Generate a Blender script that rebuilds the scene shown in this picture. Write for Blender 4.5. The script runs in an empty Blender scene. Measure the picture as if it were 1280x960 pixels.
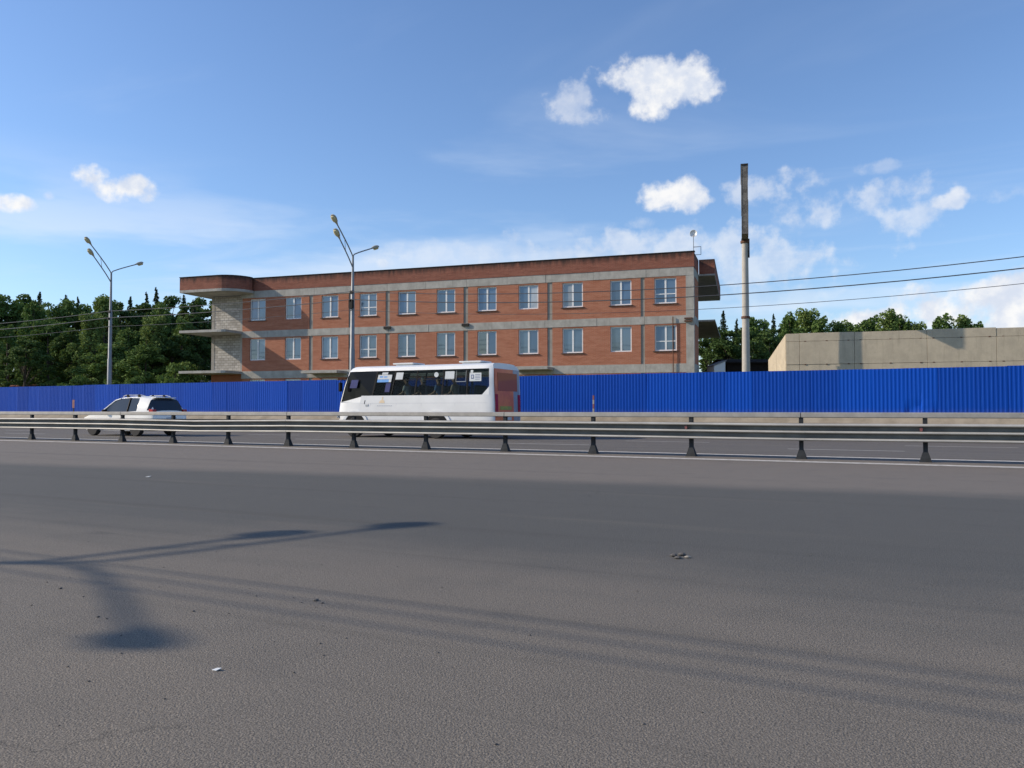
import bpy, math, random
import numpy as np
from mathutils import Vector, Matrix
R = math.radians
rng = random.Random(7)
S = bpy.context.scene
COL = S.collection

# ------------------------------------------------------------------ camera, world, sun
F, HOR, CAMH, YAW = 1000.0, 513.0, 1.1, R(26.1)     # focal length in px of the 1280 px photograph
cd = bpy.data.cameras.new('camera'); cam = bpy.data.objects.new('camera', cd); COL.objects.link(cam)
cd.sensor_width = 36; cd.lens = 36 * F / 1280; cd.clip_end = 6000; cd.clip_start = .05
cam.location = (0, 0, CAMH); cam.rotation_euler = (R(90) + math.atan((HOR - 480) / F), 0, YAW)
S.camera = cam
RIGHT = (math.cos(YAW), math.sin(YAW)); FWD = (-math.sin(YAW), math.cos(YAW))
def W(xc, zc, z=0.0):                    # camera-frame ground coordinates -> world
    return Vector((RIGHT[0] * xc + FWD[0] * zc, RIGHT[1] * xc + FWD[1] * zc, z))
def px_ground(x, y):                     # pixel on the level ground -> world
    zc = F * CAMH / (y - HOR); return W((x - 640) / F * zc, zc, 0)
def px_dir(x, y):
    v = Vector((x - 640, 480 - y, -F)).normalized()
    return (cam.rotation_euler.to_matrix() @ v).normalized()

SUN_EL = R(28.5); SUN_AZ = math.pi + YAW - R(.5)          # direction towards the sun (world angle)
sd = Vector((math.cos(SUN_AZ) * math.cos(SUN_EL), math.sin(SUN_AZ) * math.cos(SUN_EL), math.sin(SUN_EL)))
sl = bpy.data.lights.new('sun', 'SUN'); sl.energy = 5.0; sl.angle = R(.36); sl.color = (1, .87, .70)
so = bpy.data.objects.new('sun', sl); COL.objects.link(so); so.rotation_euler = sd.to_track_quat('Z', 'Y').to_euler()
so.location = (0, 0, 60)

S.view_settings.view_transform = 'Standard'; S.view_settings.look = 'None'
S.view_settings.exposure = 0.0; S.view_settings.gamma = 1
S.cycles.use_denoising = True
S.cycles.max_bounces = 6; S.cycles.transparent_max_bounces = 12

world = bpy.data.worlds.new('World'); S.world = world; world.use_nodes = True
wn, wl = world.node_tree.nodes, world.node_tree.links
wn.clear()
def NN(nodes, t, **kw):
    n = nodes.new(t)
    for k, v in kw.items(): setattr(n, k, v)
    return n
class G:                                  # small node-graph helper
    def __init__(s, tree): s.n, s.l = tree.nodes, tree.links
    def put(s, sock, v):
        if hasattr(v, 'is_output'): s.l.new(v, sock)
        else: sock.default_value = v
    def math(s, op, a, b=0.0, c=None, clamp=False):
        n = s.n.new('ShaderNodeMath'); n.operation = op; n.use_clamp = clamp
        s.put(n.inputs[0], a); s.put(n.inputs[1], b)
        if c is not None: s.put(n.inputs[2], c)
        return n.outputs[0]
    def dot(s, a, b):
        n = s.n.new('ShaderNodeVectorMath'); n.operation = 'DOT_PRODUCT'
        s.put(n.inputs[0], a); s.put(n.inputs[1], b); return n.outputs['Value']
    def vec(s, op, a, b=(0, 0, 0)):
        n = s.n.new('ShaderNodeVectorMath'); n.operation = op
        s.put(n.inputs[0], a); s.put(n.inputs[1], b); return n.outputs[0]
    def mix(s, f, a, b, blend='MIX'):
        n = s.n.new('ShaderNodeMix'); n.data_type = 'RGBA'; n.blend_type = blend; n.clamp_factor = True
        s.put(n.inputs[0], f)
        for i, v in ((6, a), (7, b)): s.put(n.inputs[i], v if hasattr(v, 'is_output') else tuple(v) + (1,) * (4 - len(v)))
        return n.outputs[2]
    def noise(s, vec, scale, detail=4, rough=.55, dist=0.0, out='Fac'):
        n = s.n.new('ShaderNodeTexNoise'); s.put(n.inputs['Vector'], vec)
        n.inputs['Scale'].default_value = scale; n.inputs['Detail'].default_value = detail
        n.inputs['Roughness'].default_value = rough; n.inputs['Distortion'].default_value = dist
        return n.outputs[out]
    def smooth(s, v, a, b, lo=0.0, hi=1.0):
        n = s.n.new('ShaderNodeMapRange'); n.interpolation_type = 'SMOOTHSTEP'
        s.put(n.inputs[0], v)
        for i, k in enumerate((a, b, lo, hi)): s.put(n.inputs[i + 1], k)
        return n.outputs[0]
    def sep(s, v):
        n = s.n.new('ShaderNodeSeparateXYZ'); s.put(n.inputs[0], v); return n.outputs
    def comb(s, x, y, z=0.0):
        n = s.n.new('ShaderNodeCombineXYZ')
        for i, k in enumerate((x, y, z)): s.put(n.inputs[i], k)
        return n.outputs[0]

g = G(world.node_tree)
sky = wn.new('ShaderNodeTexSky'); sky.sky_type = 'NISHITA'; sky.sun_disc = False
sky.sun_elevation = SUN_EL; sky.sun_rotation = math.pi / 2 - SUN_AZ
sky.air_density = 1.1; sky.dust_density = .45; sky.ozone_density = 2.6; sky.altitude = 150
tc = wn.new('ShaderNodeTexCoord'); D = tc.outputs['Generated']
n1 = g.noise(D, 26, 7, .57); n2 = g.noise(D, 8, 4, .5)
wob = g.math('ADD', g.math('MULTIPLY', g.math('SUBTRACT', n1, .5), 4.2), g.math('MULTIPLY', g.math('SUBTRACT', n2, .5), 1.0))
clouds = [  # pixel x, y, half-width, half-height, density, softness
    (800, 96, 52, 20, 1.0, .9), (850, 100, 42, 26, 1.0, .9), (815, 128, 26, 20, .95, .9), (712, 128, 34, 18, .62, 1.3), (735, 145, 26, 10, .55, 1.3),
    (845, 245, 42, 20, 1.0, .9), (907, 232, 12, 7, .6, 1.4), (975, 235, 60, 18, .42, 1.6), (1035, 262, 60, 26, .42, 1.6), (1110, 240, 50, 18, .5, 1.4),
    (1130, 270, 40, 18, .5, 1.4), (1186, 250, 20, 11, .75, 1.2), (1100, 210, 24, 8, .3, 1.5), (1250, 245, 30, 9, .25, 1.6), (800, 280, 20, 8, .3, 1.5),
    (120, 222, 26, 14, 1.0, .9), (145, 234, 44, 18, 1.0, .9), (168, 231, 18, 12, 1.0, .9), (8, 254, 30, 12, 1.0, 1.0), (62, 245, 7, 5, .4, 1.5),
    (1200, 380, 70, 30, 1.0, .9), (1250, 372, 90, 30, 1.0, .9), (1090, 398, 70, 13, .9, 1.0), (1300, 395, 120, 30, 1.0, .9),
    (478, 330, 8, 6, .4, 1.6), (640, 322, 190, 16, .3, 2), (800, 308, 150, 22, .5, 2), (930, 318, 120, 30, .5, 2), (960, 372, 90, 14, .3, 2)]
UP = Vector((0, 0, 1)); groups = {}
def add_blob(c, rx, ry, den):
    v = g.vec('MULTIPLY', g.vec('SUBTRACT', D, tuple(c)), (1 / rx, 1 / rx, 1 / ry))
    q = g.dot(v, v); key = round(den * 4) / 4
    groups[key] = q if key not in groups else g.math('MINIMUM', groups[key], q)
for (x, y, rx, ry, den, soft) in clouds:
    k = math.hypot(1, (x - 640) / F)
    add_blob(px_dir(x, y), rx * 1.03 / F / k, ry * 1.06 / F / k, den)
cr = random.Random(3)
for i in range(9):                        # the same scattered cumulus all round the sky
    az = YAW + R(90) + R(48 + (264) * (i + cr.random() * .7) / 9); el = R(cr.uniform(8, 34))
    w_ = cr.uniform(.03, .1); add_blob((math.cos(az) * math.cos(el), math.sin(az) * math.cos(el), math.sin(el)), w_, w_ * cr.uniform(.35, .5), cr.uniform(.6, 1))
mask = None
for key, q in groups.items():
    soft = 1.0 if key > .8 else 1.5
    q = g.math('MULTIPLY', g.smooth(g.math('ADD', g.math('SUBTRACT', 1.0, q), wob if key > .8 else g.math('MULTIPLY', wob, 1.7)), -.20 * soft, .85 * soft), key)
    mask = q if mask is None else g.math('MAXIMUM', mask, q)
# thin high veil
sx, sy, sz = g.sep(D)
zz = g.math('MAXIMUM', sz, .04)
pl = g.comb(g.math('DIVIDE', sx, zz), g.math('DIVIDE', sy, zz), 0)
veil = g.noise(g.vec('MULTIPLY', pl, (.30, .62, 1)), 1.15, 6, .55, .6)
veil = g.math('MULTIPLY', g.smooth(veil, .50, .82), g.smooth(sz, .02, .16))
veil = g.math('MULTIPLY', veil, .48)
# low pale bank towards the horizon
bank = g.math('MULTIPLY', g.smooth(g.noise(g.vec('MULTIPLY', D, (1, 1, 5)), 2.6, 5, .55), .46, .66), g.math('MULTIPLY', g.smooth(sz, .0, .10), g.smooth(sz, .30, .17)))
bank = g.math('MULTIPLY', bank, .58)
veil = g.math('MAXIMUM', veil, bank)
shade = g.noise(D, 34, 4, .6)
ccol = g.mix(g.smooth(shade, .32, .66), (4.7, 5.1, 5.9), (6.6, 6.55, 6.5))
skyc = g.mix(1.0, sky.outputs[0], (.90, 1.0, 1.18), 'MULTIPLY')
col = g.mix(veil, skyc, (5.3, 5.9, 6.8))
col = g.mix(g.math('MULTIPLY', mask, .97), col, ccol)
bg = wn.new('ShaderNodeBackground'); wl.new(col, bg.inputs[0]); bg.inputs[1].default_value = .15
wo = wn.new('ShaderNodeOutputWorld'); wl.new(bg.outputs[0], wo.inputs[0])

# ------------------------------------------------------------------ materials
M = {}
def newmat(name):
    m = bpy.data.materials.new(name); m.use_nodes = True; M[name] = m
    b = m.node_tree.nodes['Principled BSDF']; return m, G(m.node_tree), b
def objco(gr): return gr.n.new('ShaderNodeTexCoord').outputs['Object']
def plain(name, c1, c2=None, scale=3.0, rough=.6, metal=0.0, bump=0.0, bscale=None, detail=5, spec=.5, vary=0.0):
    m, gr, b = newmat(name); co = objco(gr)
    c2 = c2 or tuple(v * .8 for v in c1)
    n = gr.noise(co, scale, detail, .6)
    c = gr.mix(gr.smooth(n, .3, .7), c1, c2)
    if vary:
        rnd = gr.n.new('ShaderNodeObjectInfo').outputs['Random']
        c = gr.mix(1.0, c, gr.comb(*[gr.math('MULTIPLY_ADD', rnd, vary, 1 - vary / 2)] * 3), 'MULTIPLY')
    gr.l.new(c, b.inputs['Base Color']); b.inputs['Roughness'].default_value = rough
    b.inputs['Metallic'].default_value = metal; b.inputs['Specular IOR Level'].default_value = spec
    if bump:
        bn = gr.n.new('ShaderNodeBump'); bn.inputs['Strength'].default_value = bump; bn.inputs['Distance'].default_value = .02
        gr.l.new(gr.noise(co, bscale or scale * 6, 4, .6), bn.inputs['Height']); gr.l.new(bn.outputs[0], b.inputs['Normal'])
    return m

def asphalt(name, zones):
    m, gr, b = newmat(name); co = objco(gr); x, y, z = gr.sep(co)
    big = gr.noise(co, .35, 5, .6); mid = gr.noise(co, 2.2, 5, .6)
    streak = gr.noise(gr.vec('MULTIPLY', co, (.10, 1.6, 1)), 1.3, 5, .6)
    fine = gr.noise(co, 48, 3, .8); grit = gr.noise(co, 115, 3, .8)
    if zones:
        wv = gr.math('MULTIPLY_ADD', gr.math('SUBTRACT', big, .5), 1.6, gr.math('MULTIPLY', gr.math('SUBTRACT', streak, .5), 1.0))
        lo = gr.smooth(gr.math('ADD', y, gr.math('MULTIPLY', wv, 2.2)), 3.9, 6.4)
        e2 = gr.math('SUBTRACT', y, gr.math('MULTIPLY', gr.math('ADD', x, 4.0), .10))
        hi = gr.smooth(gr.math('ADD', e2, gr.math('MULTIPLY', wv, .35)), 10.9, 12.2)
        c = gr.mix(lo, (.172, .151, .124), (.100, .097, .087))
        c = gr.mix(hi, c, (.184, .160, .134))
        # tyre-swept paler tracks along the lanes
        c = gr.mix(gr.math('MULTIPLY', gr.smooth(streak, .55, .75), .35), c, (.155, .138, .112))
        dust = gr.math('MULTIPLY', gr.smooth(big, .5, .75), gr.math('SUBTRACT', 1.0, lo))
        c = gr.mix(gr.math('MULTIPLY', dust, .5), c, (.225, .188, .144))
    else:
        c = gr.mix(gr.smooth(streak, .35, .7), (.125, .114, .099), (.155, .140, .120))
    c = gr.mix(gr.math('MULTIPLY', gr.smooth(mid, .45, .8), .22), c, (.075, .072, .066))
    f2 = gr.math('MULTIPLY_ADD', fine, 1.1, .45); c = gr.mix(1.0, c, gr.comb(f2, f2, f2), 'MULTIPLY')
    g2 = gr.math('MULTIPLY_ADD', grit, 3.4, -.70); c = gr.mix(1.0, c, gr.comb(g2, g2, g2), 'MULTIPLY')
    # fine meandering cracks, tyre rubber and oil drips
    wp = gr.vec('ADD', co, gr.vec('MULTIPLY', gr.noise(co, 1.4, 4, .6, out='Color'), (.9, .9, 0)))
    vc = gr.n.new('ShaderNodeTexVoronoi'); vc.feature = 'DISTANCE_TO_EDGE'; vc.inputs['Scale'].default_value = .17; gr.l.new(wp, vc.inputs['Vector'])
    crack = gr.math('MULTIPLY', gr.smooth(vc.outputs['Distance'], .0022, .0006), gr.smooth(gr.noise(co, .25, 3, .5), .50, .60))
    c = gr.mix(gr.math('MULTIPLY', crack, .28), c, (.030, .028, .026))
    rub = gr.noise(gr.vec('MULTIPLY', co, (.035, 2.4, 1)), 1.0, 4, .55)
    c = gr.mix(gr.math('MULTIPLY', gr.smooth(rub, .56, .70), .30), c, (.062, .058, .050))
    oil = gr.smooth(gr.noise(gr.vec('MULTIPLY', co, (.6, 1.6, 1)), 1.1, 3, .5), .68, .76)
    c = gr.mix(gr.math('MULTIPLY', oil, .30), c, (.050, .049, .046))
    spots = gr.smooth(gr.noise(co, 24, 2, .5), .70, .76)
    c = gr.mix(gr.math('MULTIPLY', spots, .35), c, (.05, .048, .045))
    gr.l.new(c, b.inputs['Base Color']); b.inputs['Roughness'].default_value = .82
    b.inputs['Specular IOR Level'].default_value = .3
    v = gr.n.new('ShaderNodeTexVoronoi'); v.inputs['Scale'].default_value = 130; gr.l.new(co, v.inputs['Vector'])
    h = gr.math('ADD', gr.math('MULTIPLY', v.outputs['Distance'], -.6), grit)
    bn = gr.n.new('ShaderNodeBump'); bn.inputs['Strength'].default_value = .8; bn.inputs['Distance'].default_value = .006
    gr.l.new(h, bn.inputs['Height']); gr.l.new(bn.outputs[0], b.inputs['Normal'])
asphalt('asphalt_near', True); asphalt('asphalt_far', False)

def brick(name, ca, cb, mortar, soot=0.0):
    m, gr, b = newmat(name); co = objco(gr); x, y, z = gr.sep(co)
    p = gr.comb(gr.math('ADD', x, y), z, 0)
    t = gr.n.new('ShaderNodeTexBrick'); gr.l.new(p, t.inputs['Vector'])
    t.inputs['Scale'].default_value = 1; t.inputs['Brick Width'].default_value = .26; t.inputs['Row Height'].default_value = .077
    t.inputs['Mortar Size'].default_value = .007; t.inputs['Mortar Smooth'].default_value = .2
    t.inputs['Color1'].default_value = ca + (1,); t.inputs['Color2'].default_value = cb + (1,); t.inputs['Mortar'].default_value = mortar + (1,)
    big = gr.noise(co, .55, 5, .65); rows = gr.noise(gr.vec('MULTIPLY', co, (.5, .5, 5.5)), 1.1, 5, .65)
    c = gr.mix(gr.math('MULTIPLY', gr.smooth(rows, .40, .72), .48), t.outputs['Color'], tuple(v * .62 for v in ca))
    c = gr.mix(gr.math('MULTIPLY', gr.smooth(big, .55, .78), .28), c, (.42, .22, .145))
    patch = gr.noise(gr.vec('MULTIPLY', co, (2.2, 2.2, 6)), 1.0, 4, .7)
    c = gr.mix(gr.math('MULTIPLY', gr.smooth(patch, .54, .72), .30), c, (.46, .21, .13))
    if soot:                              # weathered black top courses of the parapet
        drip = gr.noise(gr.vec('MULTIPLY', co, (2.4, 2.4, .35)), 1.2, 5, .7)
        s = gr.smooth(gr.math('ADD', z, gr.math('MULTIPLY', gr.math('SUBTRACT', drip, .5), 1.1)), 11.35, 11.95)
        c = gr.mix(gr.math('MULTIPLY', s, soot), c, (.035, .028, .026))
    gr.l.new(c, b.inputs['Base Color']); b.inputs['Roughness'].default_value = .9; b.inputs['Specular IOR Level'].default_value = .2
    bn = gr.n.new('ShaderNodeBump'); bn.inputs['Strength'].default_value = .4; bn.inputs['Distance'].default_value = .01
    gr.l.new(t.outputs['Fac'], bn.inputs['Height']); bn.invert = True; gr.l.new(bn.outputs[0], b.inputs['Normal'])
brick('brick', (.375, .122, .064), (.44, .160, .090), (.36, .26, .20))
brick('brick_parapet', (.235, .078, .05), (.29, .10, .065), (.24, .16, .13), .92)

def concrete(name, c1, c2, stain=.5, blocks=False):
    m, gr, b = newmat(name); co = objco(gr); x, y, z = gr.sep(co)
    n = gr.noise(co, 1.4, 7, .68); c = gr.mix(gr.smooth(n, .3, .7), c1, c2)
    st = gr.noise(gr.vec('MULTIPLY', co, (3.0, 3.0, .30)), 1.6, 5, .6)
    c = gr.mix(gr.math('MULTIPLY', gr.smooth(st, .52, .75), stain), c, tuple(v * .5 for v in c1))
    sp = gr.noise(co, 9, 4, .7); c = gr.mix(gr.math('MULTIPLY', gr.smooth(sp, .58, .75), .35), c, tuple(v * .6 for v in c2))
    h = gr.noise(co, 22, 5, .65)
    if blocks:
        t = gr.n.new('ShaderNodeTexBrick'); gr.l.new(gr.comb(gr.math('ADD', x, y), z, 0), t.inputs['Vector'])
        t.inputs['Scale'].default_value = 1; t.inputs['Brick Width'].default_value = .42; t.inputs['Row Height'].default_value = .21
        t.inputs['Mortar Size'].default_value = .022
        t.inputs['Color1'].default_value = (1, 1, 1, 1); t.inputs['Color2'].default_value = (.66, .65, .64, 1); t.inputs['Mortar'].default_value = (.50, .48, .45, 1)
        c = gr.mix(1.0, c, t.outputs['Color'], 'MULTIPLY')
    gr.l.new(c, b.inputs['Base Color']); b.inputs['Roughness'].default_value = .9; b.inputs['Specular IOR Level'].default_value = .2
    bn = gr.n.new('ShaderNodeBump'); bn.inputs['Strength'].default_value = .35; bn.inputs['Distance'].default_value = .02
    gr.l.new(h, bn.inputs['Height']); gr.l.new(bn.outputs[0], b.inputs['Normal'])
concrete('concrete', (.44, .42, .38), (.31, .295, .265), .55)
concrete('concrete_column', (.34, .315, .275), (.26, .24, .21), .45)
concrete('concrete_block', (.54, .51, .46), (.42, .395, .355), .30, True)
concrete('concrete_wall', (.50, .43, .325), (.40, .345, .265), .45)
concrete('pole_concrete', (.46, .43, .38), (.37, .345, .31), .3)

def glass_refl(name, base, fac, rough=.03):     # coated pane: dark room behind, mirror-like coat
    m, gr, b = newmat(name)
    rnd = gr.n.new('ShaderNodeObjectInfo').outputs['Random']
    co = objco(gr); n = gr.noise(co, .9, 3, .5)
    gr.l.new(gr.mix(gr.smooth(gr.math('ADD', n, gr.math('MULTIPLY', rnd, .5)), .5, 1.0), base, tuple(v * 2.0 for v in base)), b.inputs['Base Color'])
    b.inputs['Roughness'].default_value = .5; b.inputs['Specular IOR Level'].default_value = .0
    gl = gr.n.new('ShaderNodeBsdfGlossy'); gl.inputs['Roughness'].default_value = rough; gl.inputs['Color'].default_value = (.86, .93, 1, 1)
    bn = gr.n.new('ShaderNodeBump'); bn.inputs['Strength'].default_value = .05; bn.inputs['Distance'].default_value = .05
    gr.l.new(n, bn.inputs['Height']); gr.l.new(bn.outputs[0], gl.inputs['Normal'])
    mx = gr.n.new('ShaderNodeMixShader'); mx.inputs[0].default_value = fac
    gr.l.new(b.outputs[0], mx.inputs[1]); gr.l.new(gl.outputs[0], mx.inputs[2])
    gr.l.new(mx.outputs[0], gr.n['Material Output'].inputs[0])
glass_refl('window_glass', (.040, .062, .090), .13)
glass_refl('window_deep', (.012, .020, .034), .16)
glass_refl('window_pale', (.22, .235, .24), .10)
glass_refl('car_glass', (.010, .014, .020), .06)
glass_refl('dark_glass', (.006, .006, .007), .012)
glass_refl('rear_film', (.20, .065, .04), .05)
def glass_clear(name, tint, refl):
    m, gr, b = newmat(name)
    tr = gr.n.new('ShaderNodeBsdfTransparent'); tr.inputs[0].default_value = tint + (1,)
    gl = gr.n.new('ShaderNodeBsdfGlossy'); gl.inputs['Roughness'].default_value = .02
    mx = gr.n.new('ShaderNodeMixShader'); mx.inputs[0].default_value = refl
    gr.l.new(tr.outputs[0], mx.inputs[1]); gr.l.new(gl.outputs[0], mx.inputs[2])
    gr.l.new(mx.outputs[0], gr.n['Material Output'].inputs[0])
glass_clear('bus_glass', (.58, .62, .61), .010)

def leaf(name, c1, c2):
    m, gr, b = newmat(name); co = objco(gr)
    rnd = gr.n.new('ShaderNodeObjectInfo').outputs['Random']
    n = gr.noise(co, 1.3, 4, .7)
    c = gr.mix(gr.smooth(gr.math('ADD', n, gr.math('MULTIPLY', gr.math('SUBTRACT', rnd, .5), .35)), .3, .7), c1, c2)
    gr.l.new(c, b.inputs['Base Color']); b.inputs['Roughness'].default_value = .75; b.inputs['Specular IOR Level'].default_value = .12
    tl = gr.n.new('ShaderNodeBsdfTranslucent'); gr.l.new(gr.mix(.4, c, (.12, .16, .02)), tl.inputs[0])
    mx = gr.n.new('ShaderNodeMixShader'); mx.inputs[0].default_value = .22
    gr.l.new(b.outputs[0], mx.inputs[1]); gr.l.new(tl.outputs[0], mx.inputs[2])
    gr.l.new(mx.outputs[0], gr.n['Material Output'].inputs[0])
leaf('leaf_dark', (.060, .108, .034), (.095, .150, .046))
leaf('leaf_mid', (.085, .150, .042), (.128, .198, .056))
leaf('leaf_pale', (.135, .20, .055), (.185, .245, .072))
leaf('needle', (.030, .055, .030), (.046, .076, .038))
plain('bark', (.10, .075, .055), (.06, .045, .035), 4, .9, bump=.5)

plain('steel_zinc', (.47, .46, .43), (.36, .35, .325), 1.2, .6, metal=.3, spec=.2)
plain('rail_cap', (.34, .325, .30), (.27, .26, .24), 4, .6, metal=.35)
plain('post_steel', (.034, .038, .043), (.022, .024, .026), 6, .75, spec=.2)
plain('reflector_red', (.55, .05, .03), (.40, .04, .03), 8, .35)
plain('web_shade', (.17, .175, .166), (.11, .113, .108), 1.5, .7, spec=.15)  # darker steel colour holding the painted shade of the beam folds
plain('marker_red', (.22, .075, .075), (.15, .05, .05), 8, .6)
plain('road_paint', (.60, .575, .52), (.36, .34, .31), 7, .7, detail=7)
plain('lamp_steel', (.25, .26, .27), (.19, .20, .21), 3, .5, metal=.4)
plain('lamp_head', (.42, .39, .30), (.34, .31, .24), 6, .45)
plain('lamp_lens', (.60, .52, .28), (.50, .44, .25), 6, .3)
plain('cable', (.055, .055, .06), (.04, .04, .045), 6, .45)
plain('black_plastic', (.010, .010, .011), (.008, .008, .009), 6, .6, spec=.15)
plain('white_plastic', (.78, .78, .77), (.70, .70, .69), 3, .4)
plain('sill_dark', (.06, .055, .05), (.04, .038, .036), 5, .7)
plain('earth', (.30, .255, .19), (.21, .175, .125), 1.6, .95, bump=.6, detail=7)
plain('meadow', (.085, .115, .035), (.14, .14, .06), .8, .95, bump=.5, detail=7)
plain('kerb_stone', (.42, .39, .34), (.31, .285, .25), 3, .9, bump=.3)
plain('dark_roof', (.030, .022, .018), (.02, .016, .014), 4, .95, spec=.05)
plain('shed_white', (.66, .68, .70), (.58, .60, .62), 2, .6)
plain('roof_red', (.25, .085, .05), (.19, .06, .04), 3, .8)
plain('roof_grey', (.22, .22, .23), (.17, .17, .18), 3, .7)
plain('weathered_board', (.20, .185, .165), (.075, .068, .062), 5.0, .85, bump=.6, detail=8)
plain('charred', (.016, .014, .013), (.028, .024, .021), 6, .9)
plain('rust', (.14, .065, .038), (.08, .04, .028), 9, .9)
plain('bus_white', (.74, .745, .74), (.68, .685, .68), 1.4, .32)
plain('car_white', (.88, .86, .80), (.85, .83, .77), 1.4, .2)
plain('bus_orange', (.78, .22, .075), (.62, .13, .055), 2.2, .4)
plain('bus_grey', (.33, .37, .42), (.23, .26, .31), 2, .35)
plain('plate_yellow', (.42, .38, .05), (.28, .30, .08), 6, .5)
plain('tail_red', (.42, .012, .015), (.30, .01, .012), 6, .25)
plain('rubber', (.022, .022, .023), (.03, .029, .028), 8, .85)
plain('rim', (.52, .52, .53), (.42, .42, .43), 6, .35, metal=.6)
plain('interior', (.03, .032, .034), (.022, .024, .026), 3, .8)
plain('seat_fabric', (.035, .045, .085), (.025, .03, .055), 8, .9)
plain('curtain_reflection_blue', (.035, .045, .17), (.03, .035, .12), 5, .8)
plain('paper', (.60, .63, .64), (.52, .55, .57), 5, .7)
plain('paper_blue', (.10, .30, .68), (.14, .36, .72), 9, .6)
plain('ink', (.10, .14, .30), (.08, .10, .2), 9, .6)
plain('emblem', (.72, .58, .40), (.70, .56, .38), 9, .5)
plain('lettering', (.50, .51, .54), (.46, .47, .5), 9, .5)
plain('skin', (.50, .31, .22), (.44, .27, .19), 9, .6)
plain('shirt_white', (.70, .70, .68), (.62, .62, .60), 9, .8)
plain('shirt_blue', (.17, .32, .58), (.13, .26, .50), 9, .8)
plain('shirt_beige', (.60, .50, .38), (.52, .43, .33), 9, .8)
plain('trousers', (.03, .035, .06), (.022, .026, .045), 9, .9)
plain('hair_dark', (.022, .015, .012), (.016, .012, .01), 20, .7)
plain('stone', (.12, .11, .10), (.06, .056, .052), 9, .9)
plain('stone_pale', (.36, .33, .28), (.20, .18, .15), 9, .9)

def fence_mat():
    m, gr, b = newmat('fence_blue'); co = objco(gr); x, y, z = gr.sep(co)
    rnd = gr.n.new('ShaderNodeObjectInfo').outputs['Random']
    st = gr.noise(gr.vec('MULTIPLY', co, (4.5, 4.5, .5)), 1.2, 5, .6)
    c = gr.mix(rnd, (.0010, .046, .31), (.0016, .062, .40))
    c = gr.mix(gr.math('MULTIPLY', gr.smooth(st, .55, .8), .28), c, (.010, .085, .40))
    low = gr.math('MULTIPLY', gr.smooth(gr.math('ADD', z, gr.math('MULTIPLY', st, .35)), .42, .12), .22)
    c = gr.mix(low, c, (.12, .13, .22))
    gr.l.new(c, b.inputs['Base Color']); b.inputs['Roughness'].default_value = .5; b.inputs['Specular IOR Level'].default_value = .12
fence_mat()

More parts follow.
